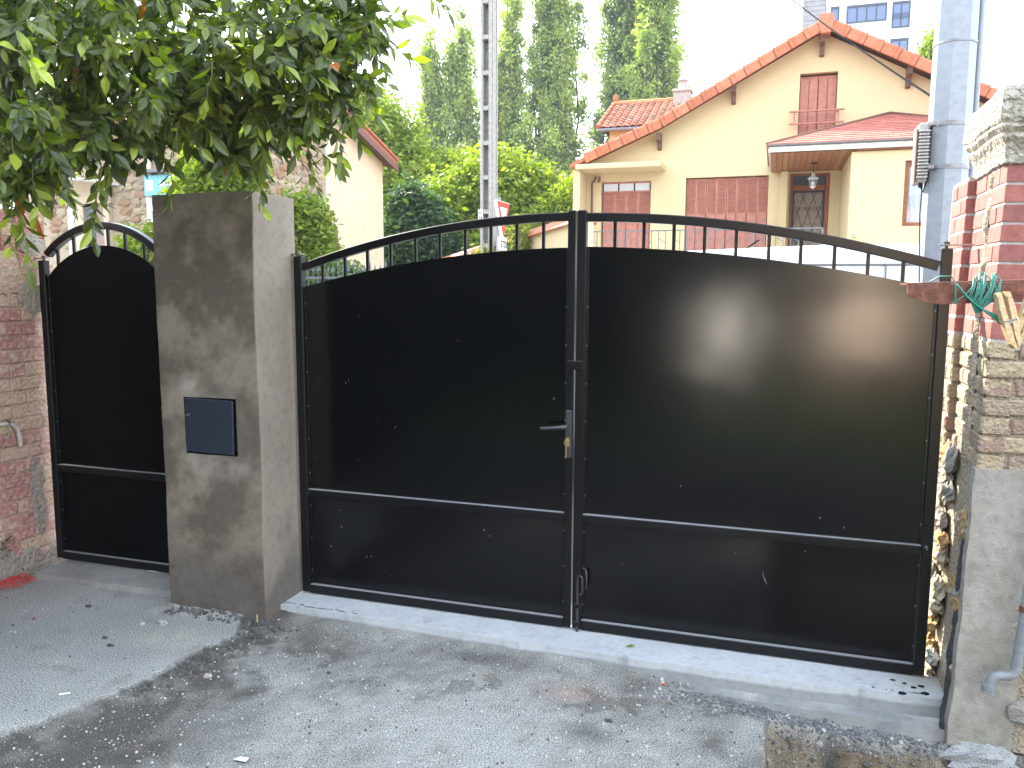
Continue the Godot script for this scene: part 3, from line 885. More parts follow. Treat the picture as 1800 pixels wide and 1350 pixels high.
	for i in 26:
		var x := rng.randf_range(0.08, 2.8)
		var y := rng.randf_range(0.06, 1.5)
		if i % 2 == 0: x = rng.randf_range(0.06, 0.5); y = rng.randf_range(0.1, 1.2)
		if absf(y - 0.53) < 0.04 or absf(x - 1.42) < 0.05: continue
		var r := 0.0012 + 0.0018 * rng.randf()
		sp.box(Vector3(x, y, -0.0242), Vector3(r, r * rng.randf_range(1, 4), 0.001), 0.0, Basis(Vector3.BACK, rng.randf_range(-0.7, 0.7)))
	stuff(part("splashes", sp, M.render_patch, gl))
	var sc := G.new()
	sc.tube([Vector3(2.253, 0.365, -0.0240), Vector3(2.256, 0.345, -0.0238), Vector3(2.264, 0.325, -0.0238), Vector3(2.274, 0.308, -0.0240)], [0.0004, 0.0022, 0.003, 0.0005], 6)
	part("scratch", sc, M.steel, gr)
	hinge_bracket(-0.05, 0.045, 1.715, 0.012, "steel hinge bracket from the cement pillar to the driveway gate")
	hinge_bracket(2.845, 2.965, 1.727, 2.872, "steel hinge bracket from the red brick pillar to the driveway gate")
	hinge_bracket(-1.69, -1.57, 1.706, -1.60, "steel hinge bracket from the painted wall to the side gate")

# ---------- the cement pillar ----------
func cement_tint(p: Vector3) -> Color:
	var a := fn.get_noise_3dv(p * 30.0)
	var b := fn.get_noise_3dv(p * 90.0 + Vector3(40, 0, 0))
	var c := fn.get_noise_3dv(p * 300.0)
	var k := clampf(0.45 + 1.35 * a + 0.7 * b + 0.25 * c, 0.0, 1.0)
	var col := Color(0.115, 0.093, 0.071).lerp(Color(0.235, 0.196, 0.153), k)
	# paler on the side face and along the top
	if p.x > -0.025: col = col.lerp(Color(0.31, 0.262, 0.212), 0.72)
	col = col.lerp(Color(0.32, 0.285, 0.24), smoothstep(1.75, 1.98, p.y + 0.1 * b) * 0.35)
	# still damp near the ground and in patches beside the meter box
	col = col.lerp(Color(0.105, 0.092, 0.078), smoothstep(0.34 + 0.3 * a + 0.08 * b, 0.1 + 0.2 * a, p.y) * 0.75)
	if p.z > 0.2:
		var d1 := exp(-(pow((p.x + 0.13) / 0.07, 2.0) + pow((p.y - 0.86) / 0.1, 2.0)))
		var d2 := exp(-(pow((p.x + 0.26) / 0.06, 2.0) + pow((p.y - 1.075) / 0.035, 2.0)))
		var d3 := exp(-(pow((p.x + 0.40) / 0.06, 2.0) + pow((p.y - 1.09) / 0.05, 2.0)))
		var d4 := exp(-(pow((p.x + 0.28) / 0.2, 2.0) + pow((p.y - 0.70) / 0.06, 2.0)))
		col = col.lerp(Color(0.11, 0.095, 0.08), clampf((d1 * 0.7 + d2 * 0.9) * (0.9 + b), 0.0, 0.8))
		col = col.lerp(Color(0.36, 0.33, 0.285), clampf((d3 * 0.7 + d4 * 0.45) * (0.9 + b), 0.0, 0.7))
	return col

func build_pillar() -> void:
	var t := thing("cement_pillar", "square gate pillar rendered in patchy fresh brown-grey cement", "pillar", Vector3(-0.3, 0, 0.12))
	var g := G.new()
	var sh := func(p, _n):
		var w := wob(p, 0.0075, 0.16)
		w = wob(w, 0.0009, 1.6)
		# small chips along the arrises
		var e := 0
		if absf(p.x + 0.579) < 0.001 or absf(p.x + 0.017) < 0.001: e += 1
		if absf(p.z - 0.2875) < 0.001 or absf(p.z + 0.0465) < 0.001: e += 1
		if absf(p.y - 1.993) < 0.001: e += 1
		if e >= 2: w = w.lerp(Vector3(-0.3, p.y - 0.02, 0.12), 0.006 + 0.012 * maxf(0.0, fn.get_noise_3dv(p * 400.0)))
		return w
	var x0 := -0.579
	var x1 := -0.017
	var z0 := -0.0465
	var z1 := 0.2875
	var H := 1.993
	var lo := -0.12
	var bx0 := -0.440
	var bx1 := -0.150
	var by0 := 0.757
	var by1 := 1.034
	# front, round the opening of the meter box
	g.sheet(Vector3(x0, lo, z1), Vector3(0, by0 - lo, 0), Vector3(x1 - x0, 0, 0), 80, 56, sh, cement_tint)
	g.sheet(Vector3(x0, by1, z1), Vector3(0, H - by1, 0), Vector3(x1 - x0, 0, 0), 90, 56, sh, cement_tint)
	g.sheet(Vector3(x0, by0, z1), Vector3(0, by1 - by0, 0), Vector3(bx0 - x0, 0, 0), 28, 14, sh, cement_tint)
	g.sheet(Vector3(bx1, by0, z1), Vector3(0, by1 - by0, 0), Vector3(x1 - bx1, 0, 0), 28, 14, sh, cement_tint)
	g.sheet(Vector3(x1, lo, z0), Vector3(0, 0, z1 - z0), Vector3(0, H - lo, 0), 34, 200, sh, cement_tint)
	g.sheet(Vector3(x0, lo, z0), Vector3(0, H - lo, 0), Vector3(0, 0, z1 - z0), 200, 34, sh, cement_tint)
	g.sheet(Vector3(x0, lo, z0), Vector3(x1 - x0, 0, 0), Vector3(0, H - lo, 0), 20, 60, sh, cement_tint)
	g.sheet(Vector3(x0, H, z0), Vector3(x1 - x0, 0, 0), Vector3(0, 0, z1 - z0), 56, 34, sh, cement_tint)
	part("shaft", g, M.cement, t)
	var b := thing("meter_box", "dark blue-grey metal meter box door set in the cement pillar", "meter box", Vector3(-0.295, 0.757, 0.26))
	var fr := G.new()
	fr.box(Vector3(-0.295, 0.8955, 0.235), Vector3(0.30, 0.286, 0.01))
	fr.box(Vector3(-0.4465, 0.8955, 0.2585), Vector3(0.004, 0.286, 0.036)); fr.box(Vector3(-0.1445, 0.8955, 0.2585), Vector3(0.004, 0.286, 0.036))
	fr.box(Vector3(-0.295, 1.0405, 0.2585), Vector3(0.299, 0.004, 0.036)); fr.box(Vector3(-0.295, 0.7505, 0.2585), Vector3(0.299, 0.004, 0.036))
	part("casing", fr, M.box_dark, b)
	var dr := G.new()
	var bs := Basis(Vector3.BACK, -0.018) * Basis(Vector3.UP, 0.02)
	dr.box(Vector3(-0.300, 0.896, 0.287), Vector3(0.268, 0.262, 0.012), 0.003, bs)
	var door := part("door", dr, M.box_blue, b)
	var la := G.new()
	la.tube([Vector3(-0.430, 0.944, 0.294), Vector3(-0.422, 0.944, 0.302), Vector3(-0.408, 0.949, 0.304)], [0.003], 8)
	la.lathe(Vector3(-0.409, 0.949, 0.292), [Vector2(0.006, 0), Vector2(0.006, 0.014), Vector2(0, 0.0145)], 10, Basis(Vector3.RIGHT, PI / 2))
	part("latch", la, M.steel, door)

# ---------- the painted brick wall on the left ----------
func brick_meshes(l: float, h: float, d: float, k: int, ch := 0.006, rough := 0.004) -> Array:
	var out := []
	for i in k:
		var g := G.new()
		var f := func(p, _n): return wob(p + Vector3(i * 3.0, 0, 0), rough, 1.2) - Vector3(i * 3.0, 0, 0)
		var s := Vector3(l, h, d) * 0.5
		var wt := func(_p): return Color.WHITE
		g.sheet(Vector3(-s.x + ch, -s.y + ch, s.z), Vector3(0, h - 2 * ch, 0), Vector3(l - 2 * ch, 0, 0), 3, 6, f, wt)
		g.sheet(Vector3(-s.x, -s.y, s.z - ch), Vector3(0, ch, ch), Vector3(l, 0, 0), 1, 6, f, wt)
		g.sheet(Vector3(-s.x, s.y - ch, s.z), Vector3(0, ch, -ch), Vector3(l, 0, 0), 1, 6, f, wt)
		g.sheet(Vector3(-s.x, -s.y, -s.z), Vector3(0, 0, d - ch), Vector3(0, h, 0), 1, 3, f, wt)
		g.sheet(Vector3(s.x, -s.y, s.z - ch), Vector3(0, 0, ch - d), Vector3(0, h, 0), 1, 3, f, wt)
		g.sheet(Vector3(-s.x, -s.y, s.z - ch), Vector3(0, h, 0), Vector3(ch, 0, ch), 3, 1, f, wt)
		g.sheet(Vector3(s.x - ch, -s.y, s.z), Vector3(0, h, 0), Vector3(ch, 0, -ch), 3, 1, f, wt)
		g.sheet(Vector3(-s.x, s.y, s.z - ch), Vector3(l, 0, 0), Vector3(0, 0, ch - d), 2, 1, f, wt)
		g.sheet(Vector3(-s.x, -s.y, -s.z), Vector3(l, 0, 0), Vector3(0, 0, d - ch), 2, 1, f, wt)
		out.append(g.mesh())
	return out

func build_left_wall() -> void:
	var t := thing("brick_wall", "old brick wall with flaking red paint beside the side gate", "wall", Vector3(-1.75, 0, 0.6))
	var core := G.new()
	var wsh := func(p, _n): return wob(p, 0.006, 0.5)
	var wt := func(_p): return Color.WHITE
	core.sheet(Vector3(-1.668, -0.2, -0.1), Vector3(0, 0, 3.3), Vector3(0, 2.16, 0), 220, 140, wsh, wt)
	core.box(Vector3(-1.79, 0.89, 1.55), Vector3(0.2, 2.12, 3.28))
	part("mortar", core, M.wall_mortar, t)
	var st := brick_meshes(0.176, 0.067, 0.03, 4)
	var hd := brick_meshes(0.086, 0.067, 0.03, 3)
	for row in 26:
		var y := 0.045 + row * 0.0755
		var z := -0.09 - (0.09 if row % 2 else 0.0)
		var k := 0
		while z < 1.15:
			var head := (k + row) % 5 == 0
			var l := 0.086 if head else 0.176
			var zc := z + l * 0.5
			z += l + 0.010
			k += 1
			if zc - l * 0.5 < -0.1: continue
			var v := n2(zc, y, 0.03) + 0.35 * rng.randf_range(-1, 1)
			var pick := 0 if v > -0.1 else 1
			var pale := smoothstep(1.36, 1.45, y) * smoothstep(1.74, 1.66, y) + smoothstep(0.72, 0.8, y) * smoothstep(1.14, 1.04, y)
			if pale > rng.randf(): pick = 2 if rng.randf() < 0.7 else 3
			elif rng.randf() < 0.12: pick = 2
			var m = hd[rng.randi() % 3] if head else st[rng.randi() % 4]
			var o := part("brick", m, M.wall_brick[pick], t, Vector3(-1.674 + 0.003 * rng.randf_range(-1, 1), y, zc))
			o.rotation = Vector3(rng.randf_range(-0.01, 0.01), PI / 2 + rng.randf_range(-0.015, 0.015), rng.randf_range(-0.012, 0.012))
	# smears of mortar and repairs over the bricks
	var pt := func(c: Vector3, r: Vector3, m, nm):
		var g := G.new()
		g.blob(c, r, fn, 0.55, 0.35, 14, 22)
		return part(nm, g, m, t)
	pt.call(Vector3(-1.662, 1.785, 0.0), Vector3(0.014, 0.06, 0.075), M.render_patch, "mortar_patch")
	pt.call(Vector3(-1.660, 1.63, -0.02), Vector3(0.008, 0.085, 0.11), M.wall_brick[2], "mortar_patch")
	pt.call(Vector3(-1.660, 1.50, 0.02), Vector3(0.010, 0.10, 0.07), M.render_patch, "mortar_patch")
	pt.call(Vector3(-1.660, 1.62, 0.17), Vector3(0.008, 0.10, 0.09), M.wall_brick[2], "mortar_patch")
	pt.call(Vector3(-1.662, 0.48, 0.06), Vector3(0.008, 0.11, 0.05), M.old_render, "mortar_patch")
	pt.call(Vector3(-1.661, 0.30, 0.05), Vector3(0.008, 0.14, 0.045), M.old_render, "mortar_patch")
	var sk := G.new()
	sk.sheet(Vector3(-1.648, -0.14, -0.1), Vector3(0, 0, 1.6), Vector3(0, 0.32, 0), 130, 30, func(p, _n):
		var k := smoothstep(0.02, 0.16, p.y + 0.10 * n2(p.z, 5.0, 0.2) - 0.10 * smoothstep(0.05, 0.3, p.z))
		var w := wob(p, 0.02, 0.35)
		w.x -= 0.035 * k
		return w, wt)
	part("plinth_render", sk, M.old_render, t)
	var sl := G.new(); sl.box(Vector3(-1.655, 1.637, 0.146), Vector3(0.012, 0.045, 0.022), 0.004)
	part("slot_plate", sl, M.white_pvc, t)
	var wb := thing("wall_box", "narrow weathered timber box fixed to the painted wall behind the side gate post", "box", Vector3(-1.64, 1.49, 0.01))
	var w1 := G.new(); w1.box(Vector3(-1.643, 1.49, 0.012), Vector3(0.03, 0.15, 0.05), 0.004)
	part("case", w1, M.render_patch, wb)
	var w2 := G.new(); w2.box(Vector3(-1.622, 1.49, 0.008), Vector3(0.01, 0.145, 0.014), 0.002)
	part("cover_strip", w2, M.old_mortar, wb)
	var c := thing("conduit", "off-white plastic conduit elbow with a loose cable on the painted wall", "conduit", Vector3(-1.64, 0.75, 0.2))
	var cp := G.new()
	cp.tube([Vector3(-1.645, 0.822, 0.8), Vector3(-1.645, 0.826, 0.33), Vector3(-1.643, 0.826, 0.245), Vector3(-1.64, 0.812, 0.205), Vector3(-1.637, 0.785, 0.182), Vector3(-1.636, 0.76, 0.178)], [0.0095], 10)
	part("pipe", cp, M.white_pvc, c)
	var ce := G.new()
	ce.tube([Vector3(-1.636, 0.765, 0.178), Vector3(-1.634, 0.735, 0.176), Vector3(-1.632, 0.71, 0.174), Vector3(-1.63, 0.69, 0.18)], [0.0125, 0.0135, 0.012, 0.009], 10)
	part("end_socket", ce, M.white_pvc, c)
	var cl := G.new(); cl.bar(Vector3(-1.65, 0.83, 0.232), Vector3(-1.63, 0.83, 0.232), 0.008, 0.028)
	part("clip", cl, M.steel, c)
	var cw := G.new()
	cw.tube([Vector3(-1.642, 0.82, 0.235), Vector3(-1.636, 0.77, 0.235), Vector3(-1.638, 0.72, 0.26), Vector3(-1.642, 0.66, 0.31), Vector3(-1.646, 0.6, 0.36)], [0.003], 6)
	part("cable", cw, M.render_patch, c)


# ---------- the brick pillar on the right ----------
func build_brick_pillar() -> void:
	var t := thing("brick_pillar", "old red brick gate pillar with moulded stone cap and crumbling foot", "pillar")
	t.position = Vector3(2.935, 0, 0.3)
	t.rotation.z = -0.025
	var W := 0.47
	var wt := func(_p): return Color.WHITE
	var core := G.new(); core.box(Vector3(W * 0.5, 1.68, -W * 0.5), Vector3(W - 0.006, 0.64, W - 0.006))
	core.box(Vector3(0.1, 1.68, -0.60), Vector3(0.254, 0.64, 0.30))
	part("mortar", core, M.pale_mortar, t)
	var oc := G.new(); oc.box(Vector3(W * 0.5, 0.63, -W * 0.5), Vector3(W - 0.02, 1.46, W - 0.02))
	oc.box(Vector3(0.1, 0.63, -0.60), Vector3(0.24, 1.46, 0.29))
	part("old_mortar", oc, M.old_mortar, t)
	var st := brick_meshes(0.178, 0.0545, 0.08, 4)
	var hd := brick_meshes(0.084, 0.0545, 0.08, 3)
	var rst := brick_meshes(0.178, 0.0555, 0.08, 4, 0.002, 0.0012)
	var rhd := brick_meshes(0.084, 0.0555, 0.08, 3, 0.002, 0.0012)
	for row in 16:
		var y := 1.957 - row * 0.0665
		var red := row < 9
		for face in 3:
			var a := 0.45 if face == 2 else 0.0
			var k := 0
			var W2 := 0.75 if face == 2 else W
			var fx := -0.03 if face == 2 else 0.0
			while a < W2 - 0.03:
				var head := (row + face) % 2 == 1 and k == 0
				var l := 0.084 if head else 0.178
				if a + l > W2: l = 0.084
				if a + l > W2 + 0.03: break
				var m = (rhd[rng.randi() % 3] if l < 0.1 else rst[rng.randi() % 4]) if red else (hd[rng.randi() % 3] if l < 0.1 else st[rng.randi() % 4])
				var mt = M.red_brick[rng.randi() % 3] if red else M.old_brick[rng.randi() % 3]
				var off := rng.randf_range(-0.0015, 0.0015) + (0.0 if red else rng.randf_range(-0.005, 0.003))
				var o: MeshInstance3D
				if face == 0:
					o = part("brick", m, mt, t, Vector3(a + l * 0.5, y, -0.04 + off))
					o.rotation.z = rng.randf_range(-0.006, 0.006)
				else:
					o = part("brick", m, M.old_brick[rng.randi() % 3] if row == 9 else mt, t, Vector3(0.04 - off + fx, y, -(a + l * 0.5) + 0.001))
					o.rotation = Vector3(rng.randf_range(-0.006, 0.006), -PI / 2, 0)
				a += l + 0.0115
				k += 1
	# yellowish mortar squeezed out down the side face
	var ym := G.new()
	ym.sheet(Vector3(-0.004, 0.93, -0.225), Vector3(0, 1.05, 0), Vector3(0, 0, 0.05), 130, 8, func(p, _n):
		var w := wob(p, 0.016, 0.7)
		w.z += 0.02 * n2(p.y, 3.0, 0.15)
		w.x += 0.012 * smoothstep(0.014, 0.026, absf(p.z + 0.20)) - 0.004
		return w, wt)
	part("mortar_seam", ym, M.old_mortar, t)
	# stone cap: weathered slab over a double moulding and a cove
	var cap := G.new()
	var prof := [[0.004, 1.986], [0.012, 1.990], [0.010, 2.004], [0.013, 2.03], [0.020, 2.055], [0.030, 2.068], [0.036, 2.078], [0.030, 2.088], [0.027, 2.092], [0.036, 2.100], [0.044, 2.110], [0.040, 2.122], [0.046, 2.128], [0.049, 2.14], [0.047, 2.225], [0.030, 2.246], [-0.1, 2.252], [-0.235, 2.254]]
	for side in 4:
		var bs := Basis(Vector3.UP, side * PI / 2)
		var c0 := Vector3(W * 0.5, 0, -W * 0.5)
		var rows := []
		for k in prof.size():
			for e in range(0, 1 if k == prof.size() - 1 else 3):
				var f := e / 3.0
				var nx = prof[mini(k + 1, prof.size() - 1)]
				rows.append([lerpf(prof[k][0], nx[0], f), lerpf(prof[k][1], nx[1], f)])
		var nn := rows.size() - 1
		var shape := func(p, _n):
			var k := int(round(p.y * nn))
			var h: float = W * 0.5 + rows[k][0]
			var q := c0 + bs * Vector3((p.x * 2.0 - 1.0) * h, rows[k][1], h)
			return wob(wob(q, 0.012, 0.3), 0.005, 1.6)
		cap.sheet(Vector3(0, 0, 0), Vector3(0, 1, 0), Vector3(1, 0, 0), nn, 44, shape, wt)
	part("cap", cap, M.cap_stone, t)
	# grey render round the foot, front face only; the side is bare rubble
	var gr := G.new()
	var gt := func(p):
		var k := clampf(0.5 + fn.get_noise_3dv(p * 40.0) + 0.4 * fn.get_noise_3dv(p * 160.0), 0.0, 1.0)
		return Color(0.27, 0.245, 0.21).lerp(Color(0.37, 0.345, 0.30), k).lerp(Color(0.25, 0.25, 0.19), 0.5 * smoothstep(0.1, 0.5, fn.get_noise_3dv(p * 25.0 + Vector3(9, 0, 0))))
	var edge := func(p, _n):
		var w := wob(wob(p, 0.004, 0.4), 0.0015, 2.0)
		if p.x < 0.01: w.x += 0.008 * n2(p.y, 1.0, 0.5)
		if p.y > 0.92: w.y += 0.025 * n2(p.x, 7.0, 0.3)
		return w
	gr.sheet(Vector3(-0.004, -0.105, 0.012), Vector3(0, 1.04, 0), Vector3(0.205, 0, 0), 120, 26, edge, gt)
	gr.sheet(Vector3(-0.004, -0.105, -0.045), Vector3(0, 1.04, 0), Vector3(0, 0, 0.057), 120, 8, edge, gt)
	gr.sheet(Vector3(-0.004, 0.935, -0.045), Vector3(0.205, 0, 0), Vector3(0, 0, 0.057), 26, 8, edge, gt)
	gr.sheet(Vector3(0.201, -0.105, 0.012), Vector3(0, 1.04, 0), Vector3(0, 0, -0.057), 100, 4, edge, gt)
	part("foot_render", gr, M.grey_render, t)
	var tones := [Color(0.50, 0.44, 0.34), Color(0.46, 0.38, 0.27), Color(0.44, 0.28, 0.12), Color(0.55, 0.52, 0.46), Color(0.3, 0.28, 0.25)]
	for i in 64:
		var y := -0.12 + 1.02 * (i % 16) / 15.0 + rng.randf_range(-0.015, 0.015)
		var far := i % 4 > 0
		var zz := -0.115 - (0.05 if (i / 16) % 2 else 0.0) - (0.23 + 0.07 * (i % 3) if far else 0.0) + rng.randf_range(-0.025, 0.025)
		var b := G.new()
		b.col = tones[rng.randi() % 5]
		b.blob(Vector3(-0.016 if far else 0.008, y, zz), Vector3(0.024, 0.036 + 0.02 * rng.randf(), 0.06), fn, 0.7, 0.5, 9, 12)
		part("foot_stone", b, M.rubble, t)
	for i in 12:
		var b := G.new()
		b.col = tones[rng.randi() % 5]
		b.blob(Vector3(0.215 + 0.28 * rng.randf(), -0.1 + i * 0.08, 0.0), Vector3(0.07, 0.05, 0.025), fine, 0.5, 0.3, 8, 11)
		part("foot_stone", b, M.rubble, t)
	var dm := G.new()
	dm.sheet(Vector3(0.000, -0.08, -0.085), Vector3(0, 0.80, 0), Vector3(0, 0, 0.05), 110, 10, func(p, _n):
		var w := wob(wob(p, 0.018, 0.45), 0.006, 1.4)
		w.z += 0.028 * n2(p.y, 6.0, 0.2) - 0.01
		w.x += 0.025 * smoothstep(0.016, 0.026, absf(p.z + 0.06)) - 0.010
		return w, wt)
	part("dark_mortar_seam", dm, M.dark_mortar, t)
	# drain pipe with an elbow
	var d := thing("drain_pipe", "grey plastic drain pipe with an elbow at the foot of the brick pillar", "pipe", Vector3(3.1, 0.15, 0.36))
	var p1 := G.new(); p1.tube([Vector3(3.21, 1.15, 0.37), Vector3(3.135, 0.62, 0.37), Vector3(3.113, 0.262, 0.37)], [0.017], 16)
	part("down_pipe", p1, M.grey_pvc, d)
	var p2 := G.new(); p2.tube([Vector3(3.113, 0.28, 0.37), Vector3(3.112, 0.245, 0.37), Vector3(3.104, 0.224, 0.372), Vector3(3.088, 0.216, 0.374), Vector3(3.064, 0.216, 0.376), Vector3(3.048, 0.21, 0.378), Vector3(3.037, 0.196, 0.38), Vector3(3.030, 0.168, 0.382)], [0.0185, 0.0185, 0.0175, 0.016, 0.016, 0.017, 0.0175, 0.0175], 16)
	part("elbow", p2, M.grey_pvc, d)
	var p3 := G.new()
	p3.tube([Vector3(3.031, 0.178, 0.382), Vector3(3.028, 0.152, 0.383)], [0.0215], 16)
	p3.tube([Vector3(3.0303, 0.171, 0.382), Vector3(3.0295, 0.166, 0.382)], [0.0235], 16)
	p3.tube([Vector3(3.0285, 0.157, 0.383), Vector3(3.0277, 0.151, 0.383)], [0.0235], 16)
	part("collar", p3, M.grey_pvc, d)
	var p4 := G.new(); p4.tube([Vector3(3.126, 0.475, 0.37), Vector3(3.124, 0.455, 0.37)], [0.019], 16)
	part("joint_ring", p4, M.rust, d)

# ---------- rusty angle iron with wire and pegs, close to the camera ----------
func build_clothes_bar() -> void:
	var t := thing("angle_iron_bar", "rusty angle iron bar reaching across the brick pillar close to the camera", "iron bar", Vector3(2.46, 1.57, 2.09))
	var a := Vector3(2.452, 1.574, 2.094)
	var e := Vector3(3.40, 1.606, 1.745)
	var x := (e - a).normalized()
	var up := Vector3(0, 1, 0)
	var out := x.cross(up).normalized()     # away from the camera or towards it
	if out.z < 0: out = -out
	var L := a.distance_to(e)
	var web := G.new()
	web.prism(PackedVector2Array([Vector2(0, 0), Vector2(L, 0), Vector2(L, -0.031), Vector2(0.055, -0.031), Vector2(0.03, -0.027), Vector2(0.008, -0.019), Vector2(0.0, -0.013)]), a, x, up, -out * 0.003)
	part("web", web, M.rust, t)
	var fl := G.new()
	fl.prism(PackedVector2Array([Vector2(0, 0), Vector2(L, 0), Vector2(L, 0.03), Vector2(0.004, 0.03)]), a + Vector3(0, 0.0002, 0) - out * 0.003, x, -out, Vector3(0, 0.003, 0))
	part("flange", fl, M.rust, t)
	var lg := G.new()
	lg.box(Vector3(3.38, 0.7, 1.74), Vector3(0.05, 1.84, 0.05), 0.004)
	part("post", lg, M.rust, t)
	# plastic covered wire wound round the bar and drooping on
	var w := thing("green_wire", "turquoise plastic-coated wire knotted round the rusty bar", "wire", a + x * 0.09)
	var g := G.new()
	var pt := func(s, y, o): return a + x * s + up * y + out * o
	for k in 9:
		var s := 0.098 + 0.0045 * k + 0.006 * sin(k * 2.3)
		var hgt := 0.008 + 0.008 * absf(sin(k * 1.7))
		var low := -0.040 - 0.006 * absf(cos(k * 1.3))
		g.tube([pt.call(0.108 + 0.001 * k, low, 0.004), pt.call(s - 0.006, -0.02, 0.009), pt.call(s - 0.002, -0.004, 0.010), pt.call(s + 0.004, hgt, 0.002), pt.call(s + 0.009, 0.004, -0.004 if k % 2 else 0.008), pt.call(s + 0.008, -0.012, 0.009), pt.call(s - 0.002, -0.028, 0.008), pt.call(0.112, low, 0.003)], [0.00135], 6)
	g.tube([pt.call(0.045, 0.004, -0.02), pt.call(0.052, 0.012, -0.005), pt.call(0.064, 0.012, 0.006), pt.call(0.070, 0.0, 0.008), pt.call(0.071, -0.022, 0.008), pt.call(0.078, -0.034, 0.004)], [0.0012], 6)
	g.tube([pt.call(0.068, -0.030, 0.006), pt.call(0.085, -0.018, 0.009), pt.call(0.098, -0.004, 0.010), pt.call(0.104, 0.008, 0.003)], [0.0009], 6)
	g.tube([pt.call(0.072, -0.002, 0.009), pt.call(0.09, -0.022, 0.010), pt.call(0.108, -0.036, 0.008)], [0.0016], 6)
	for k in 3:
		g.tube([pt.call(0.108, -0.036, 0.006 + 0.002 * k), pt.call(0.135, -0.050 - 0.003 * k, 0.012), pt.call(0.155, -0.068 - 0.004 * k, 0.016), pt.call(0.19, -0.075 - 0.002 * k, 0.018), pt.call(0.3, -0.085, 0.02), pt.call(0.7, -0.09, 0.02), pt.call(0.93, -0.03, 0.0)], [0.0016], 6)
	part("loops", g, M.green_wire, w)
	var clothes_peg := func(lbl: String, top: Vector3, dirn: Vector3, ww: float):
		var p := thing("clothes_peg", lbl, "clothes peg", top)
		var sd := dirn.cross(out).normalized()
		for s in [-1.0, 1.0]:
			var q := G.new()
			var h := PackedVector2Array([1.3 * Vector2(0.003 * s, 0), 1.3 * Vector2(0.0075 * s, 0.001), 1.3 * Vector2(0.0095 * s, 0.02), 1.3 * Vector2(0.008 * s, 0.045), 1.3 * Vector2(0.006 * s, 0.062), 1.3 * Vector2(0.002 * s, 0.068), 1.3 * Vector2(0.0008 * s, 0.05), 1.3 * Vector2(0.002 * s, 0.03)])
			q.prism(h, top - out * ww * 0.5, sd, dirn, out * ww)
			part("jaw", q, M.peg_wood, p)
		var sp := G.new()
		sp.tube([top + dirn * 0.044 + out * 0.006 - sd * 0.010, top + dirn * 0.044 + out * 0.007, top + dirn * 0.044 + out * 0.006 + sd * 0.010], [0.001], 6)
		sp.tube([top + dirn * 0.047 - out * 0.006, top + dirn * 0.047 + out * 0.006], [0.0026], 8)
		part("spring", sp, M.steel, p)
	clothes_peg.call("pale wooden clothes peg hanging on the green wire, the one nearer the black gate", pt.call(0.137, -0.014, 0.018), Vector3(0.25, -0.95, 0.1).normalized(), 0.011)
	clothes_peg.call("orange-tan wooden clothes peg tilted on the green wire at the photo's edge", pt.call(0.190, -0.010, 0.024), Vector3(-0.30, -0.95, 0.05).normalized(), 0.009)

